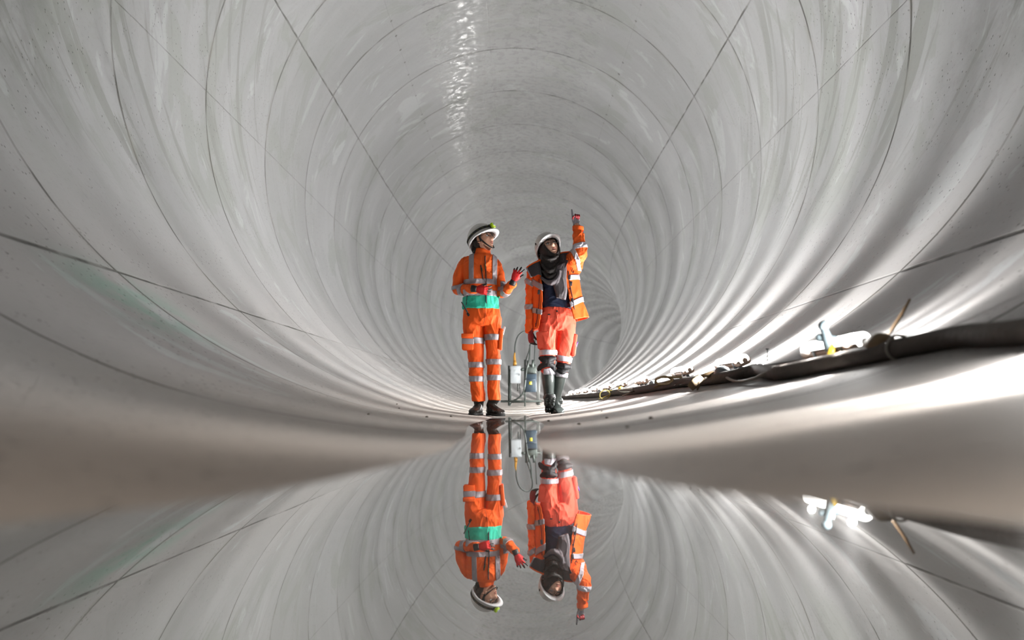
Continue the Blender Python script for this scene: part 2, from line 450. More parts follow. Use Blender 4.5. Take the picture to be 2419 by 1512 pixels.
# ------------------------------------------------------------------ tunnel lining
def srange():
    s = -8.0; out = []
    while s < 78:
        out.append(s)
        s += 0.06 if 0 < s < 4 else (0.12 if s < 30 else 0.25)
        if s < 0: s = s + .2
    return out
SS = srange()
def lining(name, d0, d1, step=1.25, sub=1):
    n = max(1, round(abs(d1 - d0) / step)); degs = [d0 + (d1 - d0) * i / n for i in range(n + 1)]
    bm = bmesh.new(); uvl = bm.loops.layers.uv.new('UVMap')
    g = [[bm.verts.new(TP(s, d)) for d in degs] for s in SS]
    for i in range(len(SS) - 1):
        for j in range(n):
            f = bm.faces.new((g[i][j], g[i][j + 1], g[i + 1][j + 1], g[i + 1][j]))
            for l, (a, b_) in zip(f.loops, ((i, j), (i, j + 1), (i + 1, j + 1), (i + 1, j))):
                l[uvl].uv = (SS[a], degs[b_])
    me = bpy.data.meshes.new(name); bm.to_mesh(me); bm.free()
    o = link(name, me, None, True, [CONC]); o['kind'] = 'structure'
    return o
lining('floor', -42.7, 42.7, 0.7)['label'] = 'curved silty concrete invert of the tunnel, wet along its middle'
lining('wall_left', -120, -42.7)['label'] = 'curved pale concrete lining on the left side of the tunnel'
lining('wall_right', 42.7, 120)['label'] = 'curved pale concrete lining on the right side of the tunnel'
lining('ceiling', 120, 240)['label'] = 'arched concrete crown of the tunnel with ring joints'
# lining('ceiling') runs 120..240 degrees; bring its second half to negative degrees for the pattern
me = bpy.data.objects['ceiling'].data
for l in me.uv_layers['UVMap'].data:
    pass

bm = bmesh.new()
ys = [-7 + .1 * i for i in range(168)]
rr = [[bm.verts.new((AX + t * (half_width(y) + .10), y, zw(AX + t * (half_width(y) + .10), y))) for t in (-1, -.5, 0, .5, 1)] for y in ys]
for a, b_ in zip(rr, rr[1:]):
    for i in range(4): bm.faces.new((a[i], a[i + 1], b_[i + 1], b_[i]))
me = bpy.data.meshes.new('puddle'); bm.to_mesh(me); bm.free()
o = link('puddle', me, None, True, [water_mat()]); o['kind'] = 'structure'; o['label'] = 'still sheet of water lying along the bottom of the tunnel'

# ------------------------------------------------------------------ tunnel lamps, cables, odds and ends
m_diff = mat('lit_diffuser', (0.95, 0.95, 0.93), .4, emit=((1.0, 0.99, 0.97), 5.0))
m_house = mat('lamp_housing', (0.50, 0.36, 0.28), .5, var=.25, vscale=14)
m_clip = mat('dark_clip', (0.10, 0.11, 0.12), .5)
m_cable = mat('muddy_black_cable', (0.055, 0.044, 0.036), .75, bump=.5, bscale=50, var=.5, vscale=9)
m_cable2 = mat('grey_cable', (0.16, 0.145, 0.12), .55, var=.4, vscale=12)
m_yel = mat('yellow_cable', (0.42, 0.35, 0.09), .45, var=.3, vscale=20)
m_tape = mat('brown_tape', (0.11, 0.068, 0.028), .6, var=.35, vscale=30)
m_plugy = mat('yellow_plug', (0.85, 0.55, 0.04), .35)
m_plugb = mat('grey_blue_plug', (0.22, 0.28, 0.31), .4)
m_white = mat('white_plastic', (0.8, 0.8, 0.78), .35)
m_steel = mat('dark_steel', (0.10, 0.115, 0.11), .5, .6)

def lamp(s, first):
    d = lamp_deg(s); ax, tan, inw = frame_at(s, d)
    base = TP(s, d)
    root = thing('tunnel_lamp', 'x', 'lamp', base, 'tube lamps along the foot of the wall')
    rot = Matrix((ax, tan, inw)).transposed().to_4x4()
    root.matrix_world = Matrix.Translation(base) @ rot
    Ln = .27
    def put(name, fn, m):
        bm = bmesh.new(); fn(bm); o = link(name, bm_to(bm), root, True, [m]); return o
    def hous(bm):
        # open trough with a flared rim, hugging the underside of the diffuser
        prof = [(-.036, .088), (-.034, .062), (-.022, .050), (.022, .050), (.034, .062), (.036, .088), (.030, .070), (-.030, .070)]
        rings(bm, [[V((x, a, b_)) for a, b_ in prof] for x in (-Ln, -Ln * .5, 0, Ln * .5, Ln)])
    def diff(bm):
        rr = []
        for x, k in ((-Ln * .99, .3), (-Ln * .985, .8), (-Ln * .95, 1), (-.1, 1), (.1, 1), (Ln * .95, 1), (Ln * .985, .8), (Ln * .99, .3)):
            rr.append(ell(V((x, 0, .088)), V((0, .035 * k, 0)), V((0, 0, .033 * k)), 20))
        rings(bm, rr)
    put('housing', hous, m_house)
    o = put('diffuser', diff, m_diff); o['label'] = 'glowing white tube cover'
    for sx in (-1, 1):
        put('end_cap', lambda bm: cyl(bm, (sx * (Ln - .002), 0, .080), (sx * (Ln + .010), 0, .080), .016, 20, .014), m_house if s > 3.5 else m_white)
        put('clip', lambda bm: (box(bm, (sx * .13, 0, .03), (.025, .02, .06)), box(bm, (sx * .13, 0, .048), (.03, .07, .01), bev=.003), box(bm, (sx * .13, .033, .066), (.03, .006, .04)), box(bm, (sx * .13, -.033, .066), (.03, .006, .04))), m_clip)
    return root
lamp_notes = ['nearest tube lamp in view, a yellow and grey plug standing before its middle', 'second tube lamp along the wall, a brown rag of tape hanging below it',
              'third tube lamp, with a big looped cable hanging at its far end', 'fourth tube lamp along, where the black cable starts to thin', 'fifth tube lamp, just beyond the narrow wire loops',
              'sixth tube lamp, behind the yellow coil of cable', 'seventh tube lamp along the wall, small and blurred', 'eighth tube lamp along, past the yellow coil', 'ninth tube lamp, second last before the boots of the pointing person']
def put_lamps():
    vis = [s for s in LAMPS if 1.5 < s < 15]
    proto = None
    for s in vis:
        k = vis.index(s)
        o = lamp(s, k == 0)
        if k == 0: o['label'] = 'tube lamp at the frame edge, nearest the camera and only its glow seen'
        elif k - 1 < len(lamp_notes): o['label'] = lamp_notes[k - 1]
        else: o['label'] = 'farthest tube lamp seen, tiny spot of light beside the rubber boots'
put_lamps()

def along(pts, off, n=10):
    """points (s, degrees[, lift]) on the lining"""
    return [TP(p[0], p[1], off + (p[2] if len(p) > 2 else 0)) for p in pts]
def cable(name, label, pts, r, m, off=None, cat='cable', n=12, sub=5, group=None):
    bm = bmesh.new(); P = along(pts, r if off is None else off)
    tube(bm, P, r, n, sub=sub)
    o = link(name, bm_to(bm), None, True, [m]); origin(o, P[0]); tag(o, label, cat, group); return o
cable('power_cable', 'thick muddy black cable running along the foot of the right wall', [(.5, 22.4), (1.2, 23.2), (1.9, 23.9), (2.2, 24.6), (2.4, 24.2), (2.72, 23.2), (3.0, 22.2), (3.25, 21.4), (3.6, 22.4), (3.87, 23.1), (4.1, 22.0), (4.6, 21.6), (5.2, 21.6), (5.74, 20.9), (6.35, 19.8), (7.2, 19.6), (8.5, 19.2), (10, 19), (12, 18.6), (15, 18.2), (20, 18), (30, 18)], .036, m_cable)
cable('supply_cable', 'second dark cable lying just above the thick one', [(.5, 24.2), (1.5, 25.2), (2.2, 25.6), (2.6, 25.0), (3.1, 24.2), (3.7, 24.0), (4.4, 23.2), (5.0, 22.6), (5.6, 22.2), (6.3, 21.0), (7.2, 20.8), (8.5, 20.6), (10, 20), (12, 19.6), (15, 19.2), (20, 19), (30, 19)], .022, m_cable, group=None)
cable('lighting_flex', 'thin pale flex sagging between the nearest two tube lamps', [(2.95, 23.0, .03), (3.25, 21.5, .05), (3.5, 20.8, .02), (3.8, 20.9, .01), (4.1, 21.6, .03), (4.35, 22.6, .05)], .008, m_cable2)
cable('earth_wire', 'thin yellow wire strung along below the farther lamps', [(5.4, 21.8, .02), (6.2, 20.2, .03), (7.0, 20.0, .01), (7.8, 21.0, .04), (8.8, 19.8, .01), (9.8, 20.8, .03), (11, 19.6, .01), (13, 19.8, .02)], .009, m_yel)
def coil(name, label, s, deg, rad, turns, r, m, tilt=.25, sq=1.0, lift=.0, cat='cable', c=None):
    ax, tan, inw = frame_at(s, deg)
    if c is None: c = TP(s, deg, rad * .55 + .02 + lift)
    pts = []
    n = int(turns * 14)
    for i in range(n + 1):
        a = 2 * PI * i / 14
        rr_ = rad * (1 + .10 * math.sin(i * .9) + .05 * math.sin(i * 2.3))
        u = V((1, 0, 0)) * math.cos(a) * rr_ + (V((0, 0, 1)) * math.cos(tilt) + V((0, 1, 0)) * math.sin(tilt)) * math.sin(a) * rr_ * sq
        pts.append(c + u + V((0, .008 * math.sin(i * .37) + .004 * turns * i / n, 0)))
    pts = [pts[0] + V((-.12, .05, -.05))] + pts + [pts[-1] + V((.14, -.05, .0))]
    bm = bmesh.new(); tube(bm, pts, r, 8, sub=2)
    o = link(name, bm_to(bm), None, True, [m]); origin(o, c); tag(o, label, cat); return o
coil('cable_coil', 'small yellow coil of cable hanging from the cables beyond the wire loops', 7.9, 17.6, .058, 4.2, .0050, m_yel, .4)
coil('wire_loop', 'thin grey wire hoop standing up above the yellow coil', 8.1, 20.6, .06, 1.1, .004, m_cable2, .2, lift=.05)
coil('looped_flex', 'brown looped flex hanging at the far end of the third lamp', 5.3, 21.0, .062, 3.3, .0085, m_tape, .5, .55, c=V(((1568 - VX) * 5.25 / F, 5.25, CAMH - (899 - VY) * 5.25 / F)))
coil('wire_bundle', 'narrow dark wire loops lying below the cable past the brown looped flex', 6.5, 18.2, .085, 2.2, .006, m_cable2, 1.1, .4)

# rag of tape below the second lamp
bm = bmesh.new()
def strip(bm, pts, widths, wdir, th):
    rr = []
    for p, w_ in zip(pts, widths):
        rr.append(ell(V(p), V(wdir).normalized() * w_, V((0, 1, 0)) * th, 8, 4))
    rings(bm, rr)
def at(px, py, d): return V(((px - VX) * d / F, d, CAMH - (py - VY) * d / F))
c = at(1672, 886, 4.42)
strip(bm, [c, at(1658, 892, 4.36), at(1644, 903, 4.33), at(1630, 917, 4.32)], [.014, .026, .032, .024], (1, 0, -1), .005)
strip(bm, [at(1664, 889, 4.38), at(1652, 905, 4.33), at(1647, 922, 4.32)], [.010, .012, .005], (1, 0, -.4), .004)
strip(bm, [at(1650, 889, 4.37), at(1680, 884, 4.37), at(1712, 877, 4.38)], [.008, .018, .010], (0, .3, 1), .008)
o = link('tape_rag', bm_to(bm), None, True, [m_tape]); origin(o, c); tag(o, 'torn rag of brown tape hanging off the cable below the second lamp', 'tape')
# tape wraps on the cable
for s_, d_, lab in ((2.62, 24.0, 'dark brown lump of tape on the cable beside the near end of the nearest lamp'), (4.3, 22.3, 'dark tape wrap round the cables under the second lamp')):
    bm = bmesh.new(); a_, t_, n_ = frame_at(s_, d_); p = TP(s_, d_, .05)
    tube(bm, [p - a_ * .05, p - a_ * .01 + n_ * .004, p + a_ * .05], [.04, .05, .043], 14, sub=3)
    o = link('tape_wrap', bm_to(bm), None, True, [m_tape if s_ < 3 else m_clip]); origin(o, p); tag(o, lab, 'tape')
# cable tie tail that sticks up
m_tie = mat('tie_plastic', (.10, .055, .02), .5)
bm = bmesh.new(); p0 = TP(2.74, 25.4, .05); p1 = TP(2.66, 27.4, .16)
rr = [ell(p0.lerp(p1, t) + V((0, 0, -.012 * math.sin(PI * t))), V((0, .5, .5)).normalized() * w_, V((1, 0, 0)) * .004, 8, 4) for t, w_ in ((0, .009), (.3, .009), (.7, .0075), (1, .004))]
rings(bm, rr); o = link('cable_tie', bm_to(bm), None, True, [m_tie]); origin(o, p0); tag(o, 'brown cable tie tail sticking up from the thick black cable', 'cable tie')
# small pale tie round the cable
bm = bmesh.new(); a_, t_, n_ = frame_at(2.5, 24.4); p = TP(2.5, 24.0, .036)
pts = [p + (t_ * math.cos(a) + n_ * math.sin(a)) * .046 for a in [i * PI / 6 for i in range(13)]]
tube(bm, pts, .005, 6, sub=2, cap=False); o = link('cable_tie', bm_to(bm), None, True, [m_cable2]); origin(o, p); tag(o, 'pale tie looped round the thick black cable near the frame edge', 'cable tie')
# nail standing in the lining between the first two lamps
bm = bmesh.new(); p = TP(3.75, 23.8, .06); cyl(bm, p, p + V((0, 0, .07)), .003, 8); cyl(bm, p + V((0, 0, .07)), p + V((0, 0, .075)), .009, 10)
o = link('masonry_nail', bm_to(bm), None, True, [m_steel]); origin(o, p); tag(o, 'small dark nail standing up from the cable between the nearest two lamps', 'nail')
# plug and connector in front of the nearest lamp
p = TP(2.98, 23.6, .10) + V((-.02, -.05, 0))
pl = thing('cable_connector', 'grey blue and yellow cable connector in front of the nearest lamp', 'connector', p)
def sub_mesh(name, root, fn, m, world=True, lab=None):
    bm = bmesh.new(); fn(bm); me = bm_to(bm)
    if world: shift(me, -V(root.location))
    o = link(name, me, root, True, [m])
    if lab: o['label'] = lab
    return o
sub_mesh('plug', pl, lambda bm: (tube(bm, [p + V((.01, 0, -.02)), p + V((-.005, -.01, .03)), p + V((-.015, -.01, .06))], [.018, .02, .016], 14, sub=2), ball(bm, p + V((-.018, -.01, .078)), .022)), m_plugb)
sub_mesh('collar', pl, lambda bm: tube(bm, [p + V((-.03, .01, .028)), p + V((.03, -.015, .02))], [.017, .014], 14, sub=1), m_plugb)
sub_mesh('socket', pl, lambda bm: tube(bm, [p + V((.02, -.02, -.012)), p + V((.012, -.03, -.035)), p + V((.0, -.035, -.055))], [.014, .02, .017], 14, sub=2), m_plugy, lab='yellow socket')
# knob end of the short black pipe under the lamp
p = TP(3.28, 21.4, .05)
bm = bmesh.new(); ball(bm, p, .022); ball(bm, p + V((.03, -.02, -.002)), .026)
o = link('cable_end_cap', bm_to(bm), None, True, [m_white]); origin(o, p); tag(o, 'small pale round cap on the cable at the far end of the nearest lamp', 'cap')
# little connectors further on
for s_, d_, lab, m in ((6.05, 20.8, 'pale green connector on the cable near the fourth lamp', m_plugb), (7.45, 19.6, 'yellow connector hanging from the cable just before the yellow coil', m_plugy), (9.4, 19.8, 'dark connector on the cable beyond the yellow coil', m_clip)):
    bm = bmesh.new(); a_, t_, n_ = frame_at(s_, d_); p = TP(s_, d_, .07)
    tube(bm, [p - a_ * .07, p - a_ * .05, p + a_ * .05, p + a_ * .07], [.015, .026, .026, .018], 12, sub=1)
    o = link('cable_connector', bm_to(bm), None, True, [m]); origin(o, p); tag(o, lab, 'connector')

# bits of grit along the floor
m_grit = mat('grit', (0.09, 0.075, 0.06), .8, var=.4, vscale=40)
rnd = random.Random(3)
gr = [(2.2, 6.5), (3.0, 5.2), (3.4, 8.0), (2.6, 9.0), (4.0, 3.8), (4.6, 10.0), (5.0, 6.0), (4.2, -8), (3.4, -11), (5.0, -13), (4.8, -6.5), (5.6, -15)]
notes = {}
for s_, d_ in gr:
    bm = bmesh.new(); r_ = rnd.uniform(.005, .011)
    bmesh.ops.create_icosphere(bm, subdivisions=2, radius=r_)
    for v in bm.verts: v.co *= 1 + .35 * noise.noise(v.co * 130 + V((s_, d_, 0))); v.co.z *= .6
    o = link('grit_crumb', bm_to(bm), None, True, [m_grit]); o.location = TP(s_, d_, r_ * .4)
    tag(o, 'dark crumb of grit lying on the floor %s of the water' % ('to the right' if d_ > 0 else 'to the left'), 'grit', 'grit crumbs %s of the water' % ('right' if d_ > 0 else 'left'))

# ------------------------------------------------------------------ distribution board stand beyond the people
EQ = 13.6
def Q(px, py, dy=0.0):
    y = EQ + dy; return V(((px - VX) * y / F, y, CAMH - (py - VY) * y / F))
m_frame = mat('stand_steel', (0.075, 0.09, 0.082), .5, .3, var=.3)
m_boxw = mat('pale_cabinet', (0.50, 0.54, 0.57), .4, var=.06)
m_boxb = mat('blue_grey_cabinet', (0.035, 0.055, 0.075), .4, var=.1)
m_rub = mat('dark_rubber', (0.045, 0.055, 0.05), .5)
m_amb = mat('amber_plug', (0.50, 0.24, 0.03), .4)
es = thing('electrical_stand', 'dark steel stand holding a pale and a blue grey switch box behind the people', 'switchgear', Q(1244, 961))
def S_(name, fn, m, lab=None): return sub_mesh(name, es, fn, m, lab=lab)
for x0, y0, x1, y1, dy in ((1202, 864, 1202, 958, 0), (1202.5, 904, 1202.5, 958, .0), (1240, 850, 1240, 961, .0), (1275, 868, 1272, 957, .05), (1206, 872, 1206, 956, .5), (1272, 872, 1268, 955, .5)):
    S_('upright', lambda bm: box(bm, (Q(x0, y0, dy) + Q(x1, y1, dy)) / 2, (.035, .035, (Q(x0, y0, dy) - Q(x1, y1, dy)).length), Matrix.Rotation(math.atan2(Q(x0, y0, dy).x - Q(x1, y1, dy).x, Q(x0, y0, dy).z - Q(x1, y1, dy).z), 3, 'Y'), .004), m_frame if x0 < 1270 else mat('galvanised_post', (.22, .23, .22), .4, .4))
for a_, b_ in (((1183, 948, 0), (1280, 948, 0)), ((1204, 875, .02), (1275, 872, .02)), ((1206, 950, .5), (1272, 948, .5)), ((1202, 952, 0), (1206, 950, .5)), ((1272, 950, .05), (1268, 948, .5))):
    S_('rail', lambda bm: cyl(bm, Q(*a_), Q(*b_), .019, 10), m_frame)
S_('foot_skid', lambda bm: box(bm, Q(1204, 957, .25), (.05, .6, .03), bev=.005), m_frame)
S_('foot_skid', lambda bm: box(bm, Q(1272, 955, .25), (.05, .6, .03), bev=.005), m_frame)
bw = S_('switch_box', lambda bm: box(bm, Q(1218, 885, -.06), (.205, .13, .345), bev=.012), m_boxw, 'pale grey box')
o = sub_mesh('door_latch', es, lambda bm: box(bm, Q(1227, 885, -.133), (.012, .015, .04), bev=.003), m_clip); o.parent = bw
bb = S_('distribution_box', lambda bm: (box(bm, Q(1254, 905, -.06), (.22, .16, .36), bev=.012), box(bm, Q(1254, 897, -.15), (.21, .02, .012))), m_boxb, 'blue grey box')
o = sub_mesh('warning_label', es, lambda bm: box(bm, Q(1253, 905, -.144), (.055, .006, .055)), mat('yellow_label', (.85, .7, .05), .4)); o.parent = bb
S_('socket_cluster', lambda bm: (box(bm, Q(1255, 872, -.02), (.2, .12, .18), bev=.02), cyl(bm, Q(1247, 868, -.1), Q(1247, 852, -.1), .022, 12), cyl(bm, Q(1258, 868, -.1), Q(1259, 850, -.1), .025, 12), cyl(bm, Q(1238, 872, -.1), Q(1230, 874, -.1), .03, 12)), m_frame)
S_('amber_plug', lambda bm: (cyl(bm, Q(1216, 864, -.06), Q(1216, 852, -.06), .036, 14, .03), tube(bm, [Q(1216, 852, -.06), Q(1215, 842, -.06), Q(1216, 833, -.06)], [.028, .022, .013], 12, sub=2)), m_amb, 'amber plug')
S_('small_conduit', lambda bm: (cyl(bm, Q(1223, 906, -.03), Q(1223, 924, -.03), .012, 8), cyl(bm, Q(1227, 906, -.03), Q(1229, 936, -.03), .008, 8)), m_frame)
def ecable(label, pts, r=.013):
    bm = bmesh.new(); P = [Q(*p) for p in pts]; tube(bm, P, r, 10, sub=5)
    o = link('flexible_cable', bm_to(bm), None, True, [m_rub]); origin(o, P[-1]); tag(o, label, 'cable')
ecable('dark hose arching from the amber plug up behind the hand of the pointing person', [(1216, 834, -.06), (1217, 815, -.06), (1222, 797, -.05), (1232, 786, -.04), (1243, 783, 0), (1252, 790, .05), (1254, 806, .02), (1250, 828, 0), (1243, 850, 0), (1239, 872, -.02)])
ecable('dark cable hanging in a long curve under the boxes to the left rail', [(1252, 815, -.1), (1251, 845, -.1), (1244, 872, -.12), (1241, 900, -.14), (1237, 925, -.12), (1228, 938, -.1), (1214, 946, -.08), (1203, 949, -.05), (1184, 949, -.04)], .016)
ecable('thin dark cable dropping straight down to the blue grey box', [(1264, 800, 0), (1263, 830, 0), (1262, 855, -.03), (1260, 870, -.05)], .01)

# ------------------------------------------------------------------ people
PY = 6.25
def W(px, py, dy=0.0):
    y = PY + dy; return V(((px - VX) * y / F, y, CAMH - (py - VY) * y / F))
U = PY / F        # metres per pixel at the people
m_or = mat('orange_hivis', (1.0, 0.120, 0.010), .75, bump=.25, bscale=35, var=.06, vscale=5)
m_or2 = mat('orange_hivis_jacket', (1.0, 0.135, 0.014), .75, bump=.25, bscale=35, var=.06, vscale=5)
m_co = mat('coral_hivis', (1.0, 0.115, 0.062), .75, bump=.25, bscale=35, var=.05, vscale=5)
m_teal = mat('teal_fabric', (0.03, 0.50, 0.34), .75, bump=.2, bscale=40)
m_ref = mat('reflective_tape', (0.36, 0.32, 0.345), .42, .15, bump=.12, bscale=60)
m_ref2 = mat('bright_reflective_tape', (0.58, 0.56, 0.62), .4, .15, bump=.12, bscale=60)
m_blk = mat('black_fabric', (0.014, 0.013, 0.015), .7, bump=.3, bscale=50)
m_char = mat('charcoal_lining', (0.055, 0.047, 0.052), .85, bump=.3, bscale=50)
m_scarf = mat('black_scarf', (0.020, 0.016, 0.015), .72, bump=.3, bscale=40)
m_drape = mat('grey_scarf_end', (0.105, 0.092, 0.10), .85, bump=.3, bscale=40)
m_navy = mat('navy_shirt', (0.012, 0.020, 0.055), .7, bump=.4, bscale=25)
m_skin = mat('skin', (0.68, 0.365, 0.25), .5, var=.06, vscale=20)
m_skin2 = mat('warm_skin', (0.68, 0.39, 0.275), .5, var=.06, vscale=20)
m_lip = mat('lips', (0.42, 0.16, 0.125), .45)
m_hair = mat('dark_hair', (0.018, 0.012, 0.010), .5, bump=.6, bscale=90)
m_eye = mat('eye_white', (0.75, 0.72, 0.70), .2); m_iris = mat('dark_iris', (0.03, 0.018, 0.012), .1)
m_hel = mat('white_helmet', (0.66, 0.63, 0.60), .35, var=.05, vscale=15); m_brim = mat('clean_white_brim', (0.85, 0.86, 0.88), .3)
m_red = mat('red_glove', (0.55, 0.012, 0.012), .6, bump=.3, bscale=80)
m_gblk = mat('black_glove', (0.02, 0.018, 0.018), .55, bump=.3, bscale=80)
m_ggrey = mat('grey_glove', (0.23, 0.225, 0.25), .7, bump=.3, bscale=80)
m_dred = mat('dark_red_glove', (0.20, 0.008, 0.012), .6, bump=.3, bscale=80)
m_leather = mat('dirty_black_leather', (0.030, 0.024, 0.020), .38, bump=.5, bscale=45, var=.7, vscale=22)
m_rubber = mat('dark_green_rubber', (0.055, 0.066, 0.062), .30, bump=.2, bscale=30, var=.5, vscale=18)
m_sole = mat('black_sole', (0.018, 0.018, 0.018), .6)
m_lime = mat('lime_plastic', (0.62, 0.90, 0.02), .35); m_lens = mat('lamp_lens', (0.6, 0.7, 0.6), .1)
m_strap = mat('black_strap', (0.012, 0.012, 0.012), .6); m_olive = mat('olive_strap', (0.11, 0.12, 0.025), .7)
m_glass = mat('clear_lens', (0.95, 0.97, 1.0), .03, trans=1.0, ior=1.15)
m_gframe = mat('glasses_frame', (0.05, 0.035, 0.03), .3)

def fold(amp, f=14.0, seed=0.0, squash=(1, 1, .55)):
    def d(p):
        q = V((p.x * squash[0], p.y * squash[1], p.z * squash[2])) * f + V((seed, seed, seed))
        q += noise.noise_vector(q * .5) * .8
        n = noise.noise(q); r = 1 - abs(noise.noise(q * 1.1 + V((7, 3, 1)))) * 3.2
        r2 = 1 - abs(noise.noise(V((q.x * 1.9 + q.z * .9, q.y * 1.9, q.z * 1.5 - q.x * .7)) + V((1, 9, 4)))) * 4
        return amp * (n * .9 + max(0, r) ** 1.5 * .85 + max(0, r2) ** 1.5 * .30 - .5)
    return d
def part(name, me, root, mats, label=None, parent=None):
    shift(me, -V(root.location))
    o = link(name, me, parent or root, True, mats if isinstance(mats, (list, tuple)) else [mats])
    if label: o['label'] = label
    return o
def pbm(name, root, fn, m, label=None, parent=None):
    bm = bmesh.new(); fn(bm); return part(name, bm_to(bm), root, m, label, parent)
def loft_px(bm, secs, n=36, p=2.2, sub=3, dy=0.0):
    """secs: (left px x, left px y, right px x, right px y, half depth m[, depth offset])"""
    q = resample([(V((s[0], s[1], 0)), V((s[2], s[3], 0)), s[4], (s[5] if len(s) > 5 else 0.0)) for s in secs], sub)
    rr = []
    for a, b_, d, o in q:
        A = W(a.x, a.y, o + dy); B = W(b_.x, b_.y, o + dy)
        rr.append(ell((A + B) / 2, (B - A) / 2, V((0, d, 0)), n, p))
    rings(bm, rr)

def head(bm, Rm, c, k=1.0, mouth=0.0, smile=9.0):
    """head whose local -y is the face, +z the crown; c = centre between the ears at eye height"""
    nu, nv = 72, 56
    def g(x, z, cx, cz, sx, sz): return math.exp(-((x - cx) / sx) ** 2 - ((z - cz) / sz) ** 2)
    def P(u, v):
        th = PI * v / nv; ph = 2 * PI * u / nu
        x, y, z = math.sin(th) * math.sin(ph), -math.sin(th) * math.cos(ph), math.cos(th)
        X = x * .074; Y = y * .093; Z = z * (.118 if z > 0 else .122)
        if z < 0:
            j = (-z) ** 1.6
            X *= 1 - .30 * j
            Y = Y * (1 - .16 * j) - (.022 * j)
            if y > 0: Y -= .035 * j
        if y < 0:
            f = min(1, -y * 2.2)
            Y *= 1 - .10 * f * (1 - abs(x)) * (1 if z > -.2 else .7)
            d = 0
            d += .023 * g(X, Z, 0, -.030, .0125, .015) + .014 * g(X, Z, 0, -.010, .0100, .019) + .007 * g(X, Z, 0, .012, .008, .015)
            d += .007 * (g(X, Z, .012, -.035, .007, .007) + g(X, Z, -.012, -.035, .007, .007))
            d -= .011 * (g(X, Z, .031, .004, .018, .012) + g(X, Z, -.031, .004, .018, .012))
            d += .006 * (g(X, Z, .030, .028, .024, .009) + g(X, Z, -.030, .028, .024, .009))
            d += .006 * (g(X, Z, .043, -.030, .018, .020) + g(X, Z, -.043, -.030, .018, .020))
            Zm = Z - smile * X * X
            d += .008 * g(X, Zm, 0, -.062, .022, .006) + .008 * g(X, Zm, 0, -.075 - mouth, .018, .006)
            d -= (.006 + mouth) * g(X, Zm, 0, -.0685 - mouth * .4, .021, .0022 + mouth * .7)
            d -= .004 * g(X, Z, 0, -.086, .018, .006)
            d += .012 * g(X, Z, 0, -.104, .020, .014)
            Y -= d
        return V((X, Y, Z)) * k
    rr = [[P(u, v) for u in range(nu)] for v in range(1, nv)]
    vv = []
    T_ = Rm
    for r in rr: vv.append([bm.verts.new(c + T_ @ p) for p in r])
    lipf = []
    for i in range(len(vv) - 1):
        for u in range(nu):
            f = bm.faces.new((vv[i][u], vv[i][(u + 1) % nu], vv[i + 1][(u + 1) % nu], vv[i + 1][u]))
            ctr = (rr[i][u] + rr[i + 1][u]) / 2 / k
            if ctr.y < -.07 and (ctr.x / .021) ** 2 + ((ctr.z - smile * ctr.x ** 2 + .069) / (.0075 + mouth)) ** 2 < 1: f.material_index = 1
    bm.faces.new(vv[0][::-1]); bm.faces.new(vv[-1])
    for sx in (-1, 1):     # ears
        ball(bm, c + T_ @ (V((sx * .074, .006, -.006)) * k), .030 * k, .30, .62, 1.05, T_ @ Matrix.Rotation(sx * .35, 3, 'Z'), 16, 12)
        ball(bm, c + T_ @ (V((sx * .073, .002, -.028)) * k), .012 * k, .45, .8, 1.1, T_, 10, 8)
def face_parts(root, Rm, c, k, parent, glasses=True, lookx=0.0, lookz=0.0, mouth=0, teeth=False):
    for sx in (-1, 1):
        e = c + Rm @ (V((sx * .031, -.0665, .003)) * k)
        o = pbm('eye', root, lambda bm: ball(bm, e, .0118 * k), m_eye, parent=parent)
        d = Rm @ V((lookx, -1, lookz)).normalized()
        pbm('iris', root, lambda bm: ball(bm, e + d * .0070 * k, .0062 * k), m_iris, parent=parent)
        b0 = [c + Rm @ (V((sx * x, y, z)) * k) for x, y, z in ((.010, -.0915, .029), (.028, -.0905, .034), (.047, -.078, .026))]
        pbm('eyebrow', root, lambda bm: tube(bm, b0, [.0035 * k, .0046 * k, .002 * k], 8, sub=4), m_hair, parent=parent)
        lid = [c + Rm @ (V((sx * x, y, z)) * k) for x, y, z in ((.017, -.079, .006), (.031, -.0815, .0115), (.045, -.074, .006))]
        pbm('upper_eyelid', root, lambda bm: tube(bm, lid, .0022 * k, 6, sub=4), m_hair, parent=parent)
    if teeth:
        pbm('teeth', root, lambda bm: ball(bm, c + Rm @ (V((0, -.0845, -.0690)) * k), .010 * k, 1.35, .5, .30, Rm), m_white, parent=parent)
    if glasses:
        def fr(bm):
            for sx in (-1, 1):
                pts = [c + Rm @ (V((sx * (.034 + .027 * math.cos(a)), -.106 + .014 * abs(.034 + .027 * math.cos(a)) / .055, -.001 + .019 * math.sin(a) * (1 if math.sin(a) > 0 else .95))) * k) for a in [i * PI / 8 for i in range(17)]]
                tube(bm, pts, .0017 * k, 6, sub=1, cap=False)
                tube(bm, [c + Rm @ (V(q) * k) for q in ((sx * .060, -.093, .006), (sx * .070, -.07, .007), (sx * .077, -.01, .006), (sx * .077, .012, -.006))], .0016 * k, 6, sub=3)
            tube(bm, [c + Rm @ (V(q) * k) for q in ((-.009, -.109, .005), (0, -.111, .008), (.009, -.109, .005))], .0014 * k, 6, sub=3)
        g = pbm('safety_glasses', root, fr, m_gframe, 'clear safety glasses with thin dark frame')
        for sx in (-1, 1):
            pbm('lens', root, lambda bm: ball(bm, c + Rm @ (V((sx * .034, -.099, -.001)) * k), .001 * k, 26, 2.0, 18, Rm @ Matrix.Rotation(sx * .2, 3, 'Z')), m_glass, parent=g)

